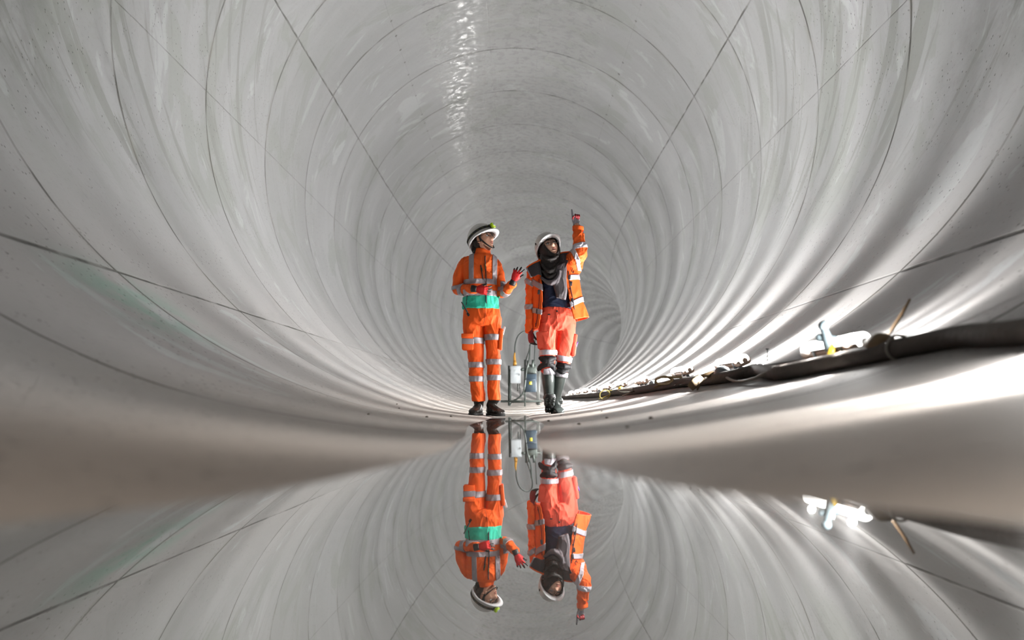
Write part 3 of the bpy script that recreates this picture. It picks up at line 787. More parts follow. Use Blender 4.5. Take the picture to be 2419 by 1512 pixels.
def helmet(root, Rm, c, k=1.0, lampon=False, side_sticker=False):
    """climbing-style helmet; local -y front, built round the head centre c"""
    nu, nv = 56, 20
    def P(u, v, t=0.0):
        ph = 2 * PI * u / nu; th = PI * .5 * v / nv * 1.12
        x, y, z = math.sin(th) * math.sin(ph), -math.sin(th) * math.cos(ph), math.cos(th)
        X, Y, Z = x * (.106 - t), y * (.132 - t) + .004, z * (.120 - t)
        if v > nv * .7: 
            f = (v / nv - .7) / .3
            if y > 0: Z -= .020 * f * y; 
            X *= 1 + .02 * f
        # three raised ribs over the crown
        r_ = .0035 * (math.exp(-(X / .016) ** 2) + math.exp(-((abs(X) - .05) / .014) ** 2)) * max(0, z) ** .5
        return V((X, Y, Z + r_ + .022)) * k
    def shell(bm):
        rr = [[c + Rm @ P(u, v) for u in range(nu)] for v in range(1, nv + 1)]
        ri = [[c + Rm @ P(u, v, .006) for u in range(nu)] for v in range(nv, 0, -1)]
        rings(bm, rr + ri, cap=True)
    sh = pbm('helmet_shell', root, shell, m_hel, 'off white ribbed shell')
    def brim(bm):
        n = 29
        rr = []
        for i in range(nu):
            ph = 2 * PI * i / nu
            f = max(0.0, math.cos(ph)) ** 2.2
            e = P(i, nv); e0 = P(i, nv - 1)
            out = V((math.sin(ph), -math.cos(ph), 0))
            w_ = (.006 + .042 * f) * k
            a = e0 + out * .001; b_ = e + out * w_ + V((0, 0, -.008 * f * k)); cc = b_ + V((0, 0, -.005 * k)); d = e + V((0, 0, -.007 * k)) - out * .004
            rr.append([c + Rm @ q for q in (a, b_, cc, d)])
        rr.append(rr[0])
        vv = [[bm.verts.new(p) for p in r] for r in rr[:-1]]; vv.append(vv[0])
        for a_, b2 in zip(vv, vv[1:]):
            for j in range(4):
                bm.faces.new((a_[j], a_[(j + 1) % 4], b2[(j + 1) % 4], b2[j]))
    pbm('helmet_brim', root, brim, m_brim, 'clean white brim', parent=sh)
    for x, y in ((-.02, .0), (0, .0), (.02, .0), (-.02, -.03), (0, -.03), (.02, -.03), (-.03, .03), (.03, .03)):
        z = .112 * math.sqrt(max(0, 1 - (x / .106) ** 2 - (y / .132) ** 2)) + .0255
        pbm('vent_slot', root, lambda bm: ball(bm, c + Rm @ (V((x, y, z)) * k), .004 * k, 1.5, .7, .5, Rm, 10, 6), m_strap, parent=sh)
    def straps(bm):
        for sx in (-1, 1):
            tube(bm, [c + Rm @ (V(q) * k) for q in ((sx * .088, -.045, .01), (sx * .080, -.030, -.035), (sx * .062, -.045, -.085), (sx * .03, -.058, -.122), (0, -.062, -.132))], .0055 * k, 8, .45, sub=4)
            tube(bm, [c + Rm @ (V(q) * k) for q in ((sx * .086, .06, .0), (sx * .084, .02, -.03), (sx * .072, -.02, -.055))], .005 * k, 8, .45, sub=4)
            ball(bm, c + Rm @ (V((sx * .076, -.028, -.050)) * k), .010 * k, .7, .9, 1, Rm, 10, 8)
        tube(bm, [c + Rm @ (V((.09 * math.sin(a), .02 + .098 * math.cos(a), -.035 - .02 * math.cos(a))) * k) for a in [-.9 + .3 * i for i in range(7)]], .010 * k, 8, .5, sub=2)
        ball(bm, c + Rm @ (V((0, .122, -.055)) * k), .020 * k, 1.3, .6, .9, Rm, 12, 8)
    pbm('chin_strap', root, straps, m_strap)
    if side_sticker:
        for sx in (-1, 1):
            pbm('side_badge', root, lambda bm: ball(bm, c + Rm @ (V((sx * .100, -.03, .045)) * k), .014 * k, .25, .9, 1.2, Rm, 14, 8), m_strap, 'black oval badge', parent=sh)
    if lampon:
        pts = []
        for i in range(25):
            ph = 2 * PI * i / 24
            t = .18 * math.cos(ph)
            pts.append(c + Rm @ (V((.1085 * math.sin(ph), -.1345 * math.cos(ph) + .004, .034 + .010 * math.cos(ph))) * k))
        def band(bm):
            rr = []
            for p in pts[:-1]:
                o_ = (p - c); o_ = (Rm @ V(((Rm.transposed() @ o_).x, (Rm.transposed() @ o_).y, 0))).normalized(); zz = Rm @ V((0, 0, 1))
                rr.append([p + zz * .011 * k, p + zz * .011 * k + o_ * .003, p - zz * .011 * k + o_ * .003, p - zz * .011 * k])
            vv = [[bm.verts.new(p) for p in r] for r in rr]; vv.append(vv[0])
            for a_, b2 in zip(vv, vv[1:]):
                for j in range(4): bm.faces.new((a_[j], a_[(j + 1) % 4], b2[(j + 1) % 4], b2[j]))
        hb = pbm('lamp_strap', root, band, m_strap, 'black and olive headlamp strap')
        for sx in (-1, 1):
            for a in (.5, .85, 1.2, 1.6, 2.0, 2.4):
                pbm('strap_stripe', root, lambda bm: box(bm, c + Rm @ (V((sx * .1135 * math.sin(a), -.1405 * math.cos(a) + .004, .034 + .010 * math.cos(a))) * k), (.020 * k, .002, .005 * k), Rm @ Matrix.Rotation(sx * a, 3, 'Z') @ Matrix.Rotation(.35, 3, 'Y')), m_olive, parent=hb)
        lc = c + Rm @ (V((0, -.148, .046)) * k)
        lb = pbm('head_lamp', root, lambda bm: (box(bm, lc, (.050 * k, .030 * k, .040 * k), Rm, .009, 3),), m_lime, 'lime yellow head lamp')
        pbm('lamp_lens', root, lambda bm: cyl(bm, lc + Rm @ V((0, -.012, 0)), lc + Rm @ V((0, -.019, 0)), .014 * k, 18), m_lens, parent=lb)
        pbm('lamp_bracket', root, lambda bm: (box(bm, lc + Rm @ V((0, .018, -.002)), (.075 * k, .012, .026 * k), Rm, .003),), m_strap, parent=lb)
    return sh

def hand(root, name, wrist, direc, thumb, curls, spread=.18, k=1.0, mats=(0, 1), back=(), palm_k=1.0, thumb_out=.8, thumb_curl=.3, label=None, cuff=None, cuff_r=.034, fing_mat=.45, palmside=None, skip=()):
    """gloved hand: direc = wrist->knuckles, thumb = side the thumb leaves from. Fingers curl towards local -z (the palm)."""
    x = V(direc).normalized(); t = V(thumb); y = (t - x * t.dot(x)).normalized(); z = x.cross(y)
    if palmside is not None and z.dot(V(palmside)) > 0: z = -z      # local -z must look out of the palm
    def G(a, b_, c_): return V(wrist) + (x * a + y * b_ + z * c_) * k
    bm = bmesh.new()
    secs = [(-.02, .024, .017), (0, .026, .018), (.03, .036, .018), (.06, .042, .016), (.088, .041, .013), (.096, .037, .009)]
    rings(bm, [ell(G(a, 0, 0), y * w_ * k, z * h * k, 20, 2.6) for a, w_, h in secs])
    tips = []
    for i, (yb, ln) in enumerate(((.030, .072), (.010, .080), (-.011, .074), (-.030, .058))):
        cu = curls[i]; a = spread * (1.5 - i) * .66
        d = x * math.cos(a) + y * math.sin(a)
        p = G(.086, yb, 0); pts = [G(.060, yb * .9, 0), p]
        ang = 0
        for j, f in enumerate((.45, .30, .25)):
            ang += cu * (1.0 if j == 0 else 1.15)
            p = p + (d * math.cos(ang) - z * math.sin(ang)) * ln * f * k
            pts.append(p)
        tube(bm, pts, [.0105 * k, .0105 * k, .0100 * k, .0092 * k, .0080 * k], 12, sub=3)
        tips.append(pts if i not in skip else [V((0, 0, -9))] * 5)
    a = thumb_out
    p = G(.022, .022, -.006); pts = [G(.005, .010, -.004), p]
    d = x * math.cos(a) + y * math.sin(a)
    ang = .15
    for f in (.036, .030, .024):
        p = p + (d * math.cos(ang) - z * math.sin(ang) - y * (math.sin(ang) * .25)) * f * k
        pts.append(p); ang += thumb_curl
    tube(bm, pts, [.013 * k, .015 * k, .0125 * k, .011 * k, .009 * k], 12, sub=3)
    tips.append(pts)
    me = remesh(bm, .0032, 2)
    me.materials.clear()
    for p_ in me.polygons:
        c_ = p_.center; loc = c_ - V(wrist); lx, ly, lz = loc.dot(x) / k, loc.dot(y) / k, loc.dot(z) / k
        fing = min((c_ - q).length for pts in tips for q in pts[3:]) < .021 * k or (fing_mat < .3 and lx > .10)
        p_.material_index = 1 if fing or (lz < -.004 and fing_mat > .4) else 0
    o = part(name, me, root, [mats[0], mats[1]], label)
    if cuff:
        pbm('glove_cuff', root, lambda b: rings(b, [ell(G(a_, 0, 0), y * r_ * k, z * r_ * .8 * k, 20) for a_, r_ in ((-.045, cuff_r), (-.03, cuff_r * 1.02), (-.005, cuff_r * .95), (.008, cuff_r * .97), (.010, cuff_r * .8))]), cuff, parent=o)
    return o

def boot(root, heel, toe_dir, ankle, length=.29, k=1.0, m=m_leather, up=V((0, 0, 1)), tread=False, shaft_r=.055):
    """heel = point under the heel on the ground; returns the parts"""
    f = V(toe_dir).normalized(); up = V(up); up = (up - f * up.dot(f)).normalized(); s = f.cross(up)
    H = V(heel)
    def up_(bm):
        secs = [(-.035, .020, .050, .022), (-.025, .032, .075, .035), (.0, .038, .105, .052), (.04, .040, .115, .058), (.08, .040, .100, .050), (.13, .044, .078, .039), (.18, .050, .066, .033), (.22, .049, .058, .028), (.245, .040, .046, .021), (.258, .022, .030, .010)]
        rr = []
        for a, w_, top, _ in secs:
            a *= length / .29; base = .018
            c_ = H + f * a + up * ((top + base) / 2 * k)
            rr.append(ell(c_, s * w_ * k, up * ((top - base) / 2 + .004) * k, 22, 2.5))
        rings(bm, rr)
        a0 = H + f * .012 + up * .09 * k
        tube(bm, [a0, a0.lerp(V(ankle), .5), V(ankle)], [.046 * k, .047 * k, shaft_r], 20, sub=3)
    bm = bmesh.new(); up_(bm)
    me = remesh(bm, .0045, 4, fold(.0016, 26))
    me.materials.clear()
    o = part('boot', me, root, m)
    def sole(b):
        out = []
        secs = [(-.042, .018), (-.036, .030), (-.01, .039), (.03, .039), (.07, .035), (.12, .042), (.18, .051), (.225, .050), (.252, .038), (.268, .018)]
        rr = []
        for a, w_ in secs:
            a *= length / .29
            hh = .0 if not (.055 < a < .095) else .008
            rr.append([H + f * a + s * (w_ * j) * k + up * z_ for j, z_ in ((-1, hh), (1, hh), (1.03, .022), (-1.03, .022))])
        rings(b, rr)
    so = pbm('sole', root, sole, m_sole, parent=o)
    if tread:
        def tr(b):
            for i in range(10):
                a = (-.028 + .029 * i) * length / .29
                if .05 < a < .085: continue
                for j in (-1, 0, 1):
                    w_ = .034 if a < .1 else .044
                    box(b, H + f * (a + .004 * j) + s * (j * w_ * .72) * k - up * .003, (.014, .020, .010), basis(f * math.cos(.5 * (1 if i % 2 else -1)) + s * math.sin(.5 * (1 if i % 2 else -1)), s), .002, 1)
        t_ = pbm('tread', root, tr, m_rubber, 'chunky lugged tread', parent=o)
    return o

def largest(me):
    bm = bmesh.new(); bm.from_mesh(me); bm.verts.ensure_lookup_table(); seen = set(); best = []
    for v in bm.verts:
        if v in seen: continue
        st = [v]; seen.add(v); comp = []
        while st:
            a = st.pop(); comp.append(a)
            for e in a.link_edges:
                b_ = e.other_vert(a)
                if b_ not in seen: seen.add(b_); st.append(b_)
        if len(comp) > len(best): best = comp
    keep_ = set(best)
    bmesh.ops.delete(bm, geom=[v for v in bm.verts if v not in keep_], context='VERTS')
    bm.to_mesh(me); bm.free(); return me
def band_on(root, me, a, b_, extra=(), m=m_ref, name='reflective_band', off=.003, parent=None, pick=None, label=None):
    """tape between two planes given by points a, b (band axis a->b) plus extra bounding planes"""
    a, b_ = V(a), V(b_); d = (b_ - a).normalized()
    r = patch(me, [(a, -d), (b_, d)] + list(extra), off, .0035, pick)
    r.materials.clear()
    if name == 'sleeve_band': largest(r)
    if len(r.polygons) < 4:
        print('EMPTY BAND', name, tuple(a)); return None
    o = part(name, r, root, m, label, parent)
    return o
def wpatch(me): return me

# ================================================================== person on the left
LP = thing('person', 'person in orange suit with teal hem and white helmet, gesturing with both gloved hands', 'person', TP(PY, 0) + V((-.30, 0, 0)))
LP.location = (W(1146, 977).x, PY, .012)
GL = .012
# --- head and body
hc = W(1141.5, 569, -.01)
Rh = Matrix.Rotation(math.radians(58), 3, 'Z') @ Matrix.Rotation(math.radians(-24), 3, 'X') @ Matrix.Rotation(math.radians(3), 3, 'Y')
# local -y (face) turned towards image right and lifted
bm = bmesh.new()
head(bm, Rh, hc, 1.0, mouth=.003, smile=17)
tube(bm, [W(1139, 584, .02), W(1141, 597, .01), W(1142, 612, 0)], [.052, .052, .06], 22, sub=3)
def thin_body(bm, sh_l, sh_r, el_l, el_r, wr_l, wr_r, hip_l, hip_r, kn_l, kn_r, an_l, an_r, neck):
    tube(bm, [neck, (sh_l + sh_r) / 2 + V((0, 0, -.05)), (sh_l + sh_r + hip_l + hip_r) / 4, (hip_l + hip_r) / 2], [.05, .10, .085, .09], 20, .8, up=(0, 1, 0), sub=3)
    for a, b_, c_ in ((sh_l, el_l, wr_l), (sh_r, el_r, wr_r)): tube(bm, [a, b_, c_], [.036, .030, .024], 12, sub=3)
    for a, b_, c_ in ((hip_l, kn_l, an_l), (hip_r, kn_r, an_r)): tube(bm, [a, b_, c_], [.050, .030, .022], 14, sub=3)
thin_body(bm, W(1103, 624), W(1164, 628), W(1082, 682, .0), W(1182, 688, -.03), W(1122, 683, -.19), W(1211, 666, -.2), W(1122, 760), W(1160, 760), W(1126, 860), W(1165, 856), W(1131, 948), W(1167, 946), W(1142, 605))
me = bm_to(bm)
body = part('body', me, LP, [m_skin, m_lip])
face_parts(LP, Rh, hc, 1.0, body, True, .2, .25, .004)
# hair at the nape and temple
pbm('hair', LP, lambda b: (ball(b, hc + Rh @ V((0, .030, .004)), .083, .95, .92, 1.0, Rh), tube(b, [hc + Rh @ V(q) for q in ((0, .085, -.02), (0, .092, -.06), (.01, .075, -.095))], [.05, .042, .022], 14, sub=3), [tube(b, [hc + Rh @ V(q) for q in ((sx * .070, -.030, .035), (sx * .075, -.020, .01), (sx * .074, -.012, -.02))], [.012, .010, .004], 8, sub=3) for sx in (-1, 1)]), m_hair, parent=body)
helmet(LP, Rh @ Matrix.Rotation(math.radians(-3), 3, 'X'), hc + Rh @ V((0, .006, .018)), 1.04, lampon=True)

# --- trousers
bm = bmesh.new()
loft_px(bm, [(1098, 712, 1174, 712, .10), (1096, 724, 1178, 724, .115), (1094, 738, 1182, 738, .122), (1093, 752, 1184, 752, .125), (1093, 764, 1185, 764, .118), (1096, 772, 1182, 772, .10)], p=2.3)
loft_px(bm, [(1094, 752, 1141, 752, .098), (1094, 775, 1142, 775, .098), (1098, 800, 1142, 800, .094), (1104, 828, 1143, 828, .085), (1107, 857, 1143, 857, .078), (1109, 893, 1143, 893, .072), (1112, 922, 1145, 922, .069), (1115, 949, 1146, 949, .068)], p=2.3)
loft_px(bm, [(1139, 752, 1185, 752, .098), (1143, 775, 1185, 775, .098), (1145, 800, 1183, 800, .092), (1148, 828, 1182, 828, .084), (1149, 857, 1183, 857, .077), (1152, 893, 1182, 893, .07), (1152, 922, 1182, 922, .068), (1153, 946, 1183, 946, .068)], p=2.3)
tr = remesh(bm, .006, 3, fold(.0065, 11, 2.0))
tr.materials.clear()
keep = tr.copy()
trousers = part('trousers', tr, LP, m_or)
for y0, y1, xl, xr in ((799, 813, 1085, 1143.0), (856, 869, 1085, 1147), (889, 902, 1085, 1148)):
    band_on(LP, keep, W(1120, y1), W(1120, y0), [(W(xr, y0), (1, 0, 0))], parent=trousers)
for y0, y1, xl in ((791, 805, 1144.0), (849, 862, 1147), (886, 899, 1148)):
    band_on(LP, keep, W(1160, y1), W(1160, y0), [(W(xl, y0), (-1, 0, 0))], parent=trousers)
# cargo pockets
pk = pbm('cargo_pocket', LP, lambda b: (box(b, W(1106, 809, -.045), (.105, .115, .145), Matrix.Rotation(.03, 3, 'Y'), .012, 3), box(b, W(1105.5, 794, -.047), (.114, .122, .04), Matrix.Rotation(-.03, 3, 'Y'), .008, 2)), m_or, parent=trousers)
pbm('pocket_band', LP, lambda b: box(b, W(1106, 807.5, -.046), (.109, .119, .052), Matrix.Rotation(.03, 3, 'Y'), .004, 2), m_ref, parent=trousers)
pk = pbm('cargo_pocket', LP, lambda b: (box(b, W(1183, 802, -.01), (.034, .14, .19), Matrix.Rotation(.06, 3, 'Y'), .010, 3), box(b, W(1184.5, 784, -.02), (.03, .12, .035), Matrix.Rotation(.5, 3, 'Y'), .006, 2)), m_or, parent=trousers)
pbm('fly_seam', LP, lambda b: tube(b, [W(1147, 726, -.128), W(1147, 742, -.134), W(1143, 760, -.125), W(1141, 768, -.105)], .0022, 6, sub=3), mat('dark_seam', (.25, .03, .005), .8), parent=trousers)

# --- jacket
bm = bmesh.new()
loft_px(bm, [(1126, 592, 1155, 594, .060), (1122, 599, 1160, 600, .066), (1110, 603, 1168, 604, .078), (1097, 611, 1174, 612, .098), (1093, 624, 1178, 625, .112), (1093, 645, 1180, 646, .125), (1096, 668, 1175, 669, .127), (1096, 690, 1175, 691, .123), (1095, 708, 1177, 710, .126), (1093, 730, 1180, 732, .130)], p=2.3)
tube(bm, [W(1102, 619, .01), W(1092, 634, .01), W(1084, 655, .0), W(1080, 676, .01), W(1081, 686, .0)], [.056, .056, .051, .048, .046], 20, sub=3)
tube(bm, [W(1080, 685, .0), W(1092, 685, -.06), W(1108, 684, -.13), W(1122, 683, -.185)], [.049, .049, .042, .036], 20, sub=3)
tube(bm, [W(1166, 620, .01), W(1175, 634, .0), W(1181, 658, -.02), W(1184, 680, -.03), W(1184, 693, -.04)], [.050, .050, .048, .046, .046], 20, sub=3)
tube(bm, [W(1184, 692, -.03), W(1193, 688, -.08), W(1205, 676, -.15), W(1212, 670, -.185)], [.050, .048, .042, .040], 20, sub=3)
jk = remesh(bm, .0058, 3, fold(.0065, 12, 5.0, (1, 1, .8)))
jk.materials.clear()
keep = jk.copy()
jacket = part('jacket', jk, LP, m_or2)
arms = [(W(1097.5, 660), (-1, 0, 0)), (W(1174, 660), (1, 0, 0))]
notarm = lambda c_, n_: W(1094, 0).x < c_.x < W(1178, 0).x and abs(c_.y - PY) < .16
band_on(LP, keep, W(1130, 675.5), W(1130, 664), arms, pick=lambda c_, n_: c_.y > PY - .142, parent=jacket)
band_on(LP, keep, W(1130, 703), W(1130, 690), arms, pick=lambda c_, n_: c_.y > PY - .150, parent=jacket)
band_on(LP, keep, W(1130, 735), W(1130, 703), [(W(1088, 0), (-1, 0, 0)), (W(1181, 0), (1, 0, 0)), (V((0, PY - .17, 0)), (0, -1, 0))], m_teal, 'hem_panel', .002, jacket, pick=lambda c_, n_: c_.y > PY - .16, label='teal green hem panel')
band_on(LP, keep, W(1110, 620), W(1121, 620), [(W(0, 664), (0, 0, -1))], pick=lambda c_, n_: abs(c_.y - PY) < .15, name='brace_band', parent=jacket)
band_on(LP, keep, W(1164, 620), W(1174, 620), [(W(0, 664), (0, 0, -1)), (W(0, 603), (0, 0, 1))], pick=lambda c_, n_: abs(c_.y - PY) < .15, name='brace_band', parent=jacket)
# sleeve bands
band_on(LP, keep, W(1088, 684, -.05), W(1096, 684, -.08), [(W(0, 668), (0, 0, 1)), (W(0, 702), (0, 0, -1))], pick=lambda c_, n_: c_.x < W(1100, 0).x and c_.z > W(0, 700).z, name='sleeve_band', parent=jacket)
band_on(LP, keep, W(1079, 686), W(1079, 677), [(W(1086, 0), (1, 0, 0))], name='sleeve_band', parent=jacket)
_a = W(1190, 690, -.06); _b = W(1197, 684, -.10)
band_on(LP, keep, _a, _b, [(W(1183, 0), (-1, 0, 0)), (W(0, 668), (0, 0, 1))], name='sleeve_band', parent=jacket)
band_on(LP, keep, W(1184, 690), W(1184, 681), [(W(1177, 0), (-1, 0, 0)), (W(1190, 0), (1, 0, 0))], name='sleeve_band', parent=jacket)
pbm('collar', LP, lambda b: (rings(b, [ell((W(1141, 599) + V((0, 0, dz))), V((r_, 0, -.008)), V((0, r_ * .95, 0)), 32) for dz, r_ in ((-.03, .078), (.0, .072), (.022, .068), (.036, .066), (.038, .060), (.0, .058), (-.03, .06))], cap=False)), m_or2, parent=jacket)
def zipl(b):
    pts = [(1147, 601), (1146.5, 612), (1147, 630), (1148, 650), (1148.5, 668), (1148.5, 690), (1149, 710), (1149.5, 730)]
    P = []
    for x, y in pts:
        o_ = W(x, y, -.30); d_ = V((0, 1, 0))
        P.append(o_)
    return P
from mathutils.bvhtree import BVHTree
def project(me, pts, lift=.004):
    """lay points onto the front of a garment"""
    bv = BVHTree.FromPolygons([v.co.copy() for v in me.vertices], [tuple(p.vertices) for p in me.polygons])
    out = []
    for x, y in pts:
        tgt = W(x, y, 0); o_ = V((0, 0, CAMH)); d_ = (tgt - o_).normalized()
        h = bv.ray_cast(o_, d_)
        out.append((h[0] - d_ * lift) if h[0] is not None else tgt - V((0, .12, 0)))
    return out
pbm('zip', LP, lambda b: tube(b, project(keep, [(1146.5, 605), (1146, 612), (1147, 630), (1148, 650), (1148.5, 662)], .006) + project(keep, [(1148.5, 700), (1149, 712), (1149.5, 728)], .008), .0045, 8, sub=3), m_char, 'dark zip', parent=jacket)
pbm('chest_zip', LP, lambda b: tube(b, project(keep, [(1136, 627), (1137, 636), (1139, 647), (1141, 659)], .006), .005, 8, sub=3), m_char, 'dark chest pocket zip', parent=jacket)
pbm('zip_pull', LP, lambda b: (tube(b, project(keep, [(1146, 624), (1147, 632)], .013), .004, 8, sub=1), tube(b, project(keep, [(1138.5, 633), (1139.5, 640)], .013), .0035, 8, sub=1)), m_olive, parent=jacket)
pbm('side_pocket_zip', LP, lambda b: tube(b, project(keep, [(1103.5, 698), (1102.5, 708), (1101, 720)], .009), .0035, 8, sub=2), m_char, parent=jacket)
# radio with its aerial in the trouser pocket
o = thing('handheld_radio', 'black handheld radio aerial poking out of the hip pocket below the teal hem', 'radio', W(1102, 740, -.13))
pbm('radio_body', o, lambda b: box(b, W(1106, 743, -.095), (.022, .018, .035), Matrix.Rotation(-.6, 3, 'Y'), .006), m_blk)
pbm('aerial', o, lambda b: tube(b, [W(1090.5, 714, -.15), W(1097, 725, -.145), W(1104, 737, -.135)], [.0045, .0055, .007], 8, sub=2), m_blk)
o = thing('folded_paper', 'white folded paper sticking out of the left thigh pocket of the gesturing person', 'paper', W(1190, 778, -.02))
pbm('sheet', o, lambda b: box(b, W(1189.5, 781, -.02), (.02, .05, .075), Matrix.Rotation(.25, 3, 'Y'), .003), mat('white_paper', (.8, .78, .78), .7))

# --- hands
hand(LP, 'glove', W(1124, 683, -.205), W(1143, 686, -.22) - W(1124, 683, -.205), V((0.15, -.35, .9)), (.30, .34, .40, .45), .22, .92, (m_red, m_gblk), thumb_out=.55, thumb_curl=.35, cuff=m_gblk, label='red and black work glove', palmside=V((.1, 1, -.5)), fing_mat=.45)
hand(LP, 'glove', W(1213, 664, -.21), W(1220, 647, -.235) - W(1213, 664, -.21), V((.95, -.2, .1)), (.10, .22, .38, .52), .42, .86, (m_red, m_gblk), thumb_out=.62, thumb_curl=.10, cuff=m_gblk, label='red and black work glove, fingers spread', palmside=V((-.5, .8, .4)), fing_mat=.45)

# --- boots
boot(LP, V((W(1131, 0).x, PY + .06, GL)), V((-.16, -1, 0)), W(1131, 944, .02), .29, .98)
boot(LP, V((W(1163, 0).x - .02, PY + .05, GL - .006)), V((.48, -1, 0)), W(1167, 942, .02), .29, .98)

# ================================================================== person on the right, pointing up
RP = thing('person', 'person in open orange jacket, coral trousers and black headscarf, pointing up with one arm', 'person', (0, 0, 0))
RP.location = (W(1308, 973).x, PY, .02)
GR = .020
hc = W(1298, 588, -.03)
Rh = Matrix.Rotation(math.radians(-15), 3, 'Y') @ Matrix.Rotation(math.radians(17), 3, 'Z') @ Matrix.Rotation(math.radians(-24), 3, 'X')
bm = bmesh.new()
head(bm, Rh, hc, 1.04, mouth=.002)
tube(bm, [W(1297, 596, .02), W(1299, 612, .01), W(1300, 626, 0)], [.050, .05, .06], 22, sub=3)
thin_body(bm, W(1258, 645), W(1346, 625), W(1254, 712), W(1370, 600, -.17), W(1254, 778, -.02), W(1365.5, 552, -.165), W(1292, 770), W(1336, 770), W(1293, 862, -.02), W(1330, 866, .04), W(1295, 930, -.045), W(1317, 935, .05), W(1302, 618))
body = part('body', bm_to(bm), RP, [m_skin2, m_lip])
face_parts(RP, Rh, hc, 1.04, body, True, .25, .45, .002)
# headscarf: hood round the face
def hood(b):
    nu, nv = 64, 44
    def P(u, v, t):
        th = PI * v / nv; ph = 2 * PI * u / nu
        x, y, z = math.sin(th) * math.sin(ph), -math.sin(th) * math.cos(ph), math.cos(th)
        X, Y, Z = x * .089, y * .108 + .006, z * (.128 if z > 0 else .140)
        if z < 0:
            j = (-z) ** 1.4
            X *= 1 - .10 * j; Y = Y * (1 - .12 * j) - .012 * j
        wob_ = .003 * noise.noise(V((x * 5, y * 5, z * 9)))
        s_ = 1 - t / .1
        return V((X * s_, Y * s_, Z * s_)) * (1 + wob_ * 6), x, y, z
    g = {}
    def open_(x, y, z): return y < -.25 and (x / .74) ** 2 + ((z - .04) / .86) ** 2 < 1
    for side, t in ((0, 0), (1, .006)):
        for v in range(1, nv):
            for u in range(nu):
                p, x, y, z = P(u, v, t); g[side, u, v] = (b.verts.new(hc + Rh @ (p * 1.04)), open_(x, y, z))
    def quads(side, flip):
        for v in range(1, nv - 1):
            for u in range(nu):
                q = [(side, u, v), (side, (u + 1) % nu, v), (side, (u + 1) % nu, v + 1), (side, u, v + 1)]
                if sum(g[k][1] for k in q) >= 2: continue
                vs = [g[k][0] for k in q]
                b.faces.new(vs[::-1] if flip else vs)
    quads(0, False); quads(1, True)
    for e in [e for e in b.edges if len(e.link_faces) == 1]:
        pass
    for v in [v for v in b.verts if not v.link_faces]: b.verts.remove(v)
hd = pbm('headscarf', RP, hood, m_scarf, 'black headscarf')
def rim(b):
    pts = []
    for i in range(33):
        a = 2 * PI * i / 32
        x, z = .74 * math.sin(a) * .97, .04 + .86 * math.cos(a) * .97
        y = -math.sqrt(max(.05, 1 - x * x - z * z))
        X, Y, Z = x * .089, y * .108 + .006, z * (.128 if z > 0 else .140)
        if z < 0: j = (-z) ** 1.4; X *= 1 - .10 * j; Y = Y * (1 - .12 * j) - .012 * j
        pts.append(hc + Rh @ (V((X, Y, Z)) * 1.04))
    tube(b, pts, .006, 8, sub=1, cap=False)
pbm('scarf_edge', RP, rim, m_scarf, parent=hd)
# black neck drape
bm = bmesh.new()
loft_px(bm, [(1279, 598, 1322, 590, .085, -.01), (1275, 608, 1323, 602, .088, -.02), (1275, 622, 1326, 618, .10, -.03), (1278, 640, 1330, 634, .115, -.035), (1282, 652, 1326, 646, .112, -.04), (1292, 660, 1316, 655, .09, -.05)], p=2.0)
tube(bm, [W(1284, 606, -.13), W(1300, 614, -.15), W(1318, 604, -.13)], [.016, .020, .014], 12)
tube(bm, [W(1279, 624, -.12), W(1299, 642, -.17), W(1322, 622, -.12)], [.014, .020, .014], 12)
tube(bm, [W(1281, 640, -.12), W(1300, 655, -.17), W(1326, 634, -.13)], [.012, .018, .013], 12)
me = remesh(bm, .005, 2, fold(.0045, 12, 9.0, (1, 1, 1.2))); me.materials.clear()
part('scarf_drape', me, RP, m_scarf, parent=hd)
bm = bmesh.new()
loft_px(bm, [(1304, 636, 1337, 620, .05, -.10), (1305, 652, 1339, 640, .05, -.12), (1303, 664, 1339, 660, .045, -.135), (1309, 680, 1340, 678, .04, -.145), (1313, 695, 1340, 693, .038, -.15), (1314, 703, 1336, 709, .034, -.15)], p=2.6)
tube(bm, [W(1279, 656, -.13), W(1292, 666, -.16), W(1306, 667, -.17), W(1318, 655, -.17), W(1322, 640, -.17)], [.012, .022, .026, .02, .012], 12)
tube(bm, [W(1325, 640, -.16), W(1318, 662, -.175), W(1312, 676, -.17)], [.012, .016, .008], 12)
me = remesh(bm, .0045, 2, fold(.004, 14, 3.0, (1.4, 1, .4))); me.materials.clear()
part('scarf_end', me, RP, m_drape, 'grey end of the scarf', parent=hd)
helmet(RP, Rh @ Matrix.Rotation(math.radians(-9), 3, 'X'), hc + Rh @ V((0, .022, .024)), 1.06, side_sticker=True)

# shirt
bm = bmesh.new()
loft_px(bm, [(1278, 640, 1340, 632, .10), (1276, 665, 1346, 660, .118), (1277, 690, 1348, 688, .118), (1277, 710, 1350, 710, .118), (1276, 728, 1350, 731, .124)], p=2.3)
me = remesh(bm, .006, 2, fold(.007, 13, 1.0, (.6, 1, 1.3))); me.materials.clear()
part('shirt', me, RP, m_navy)
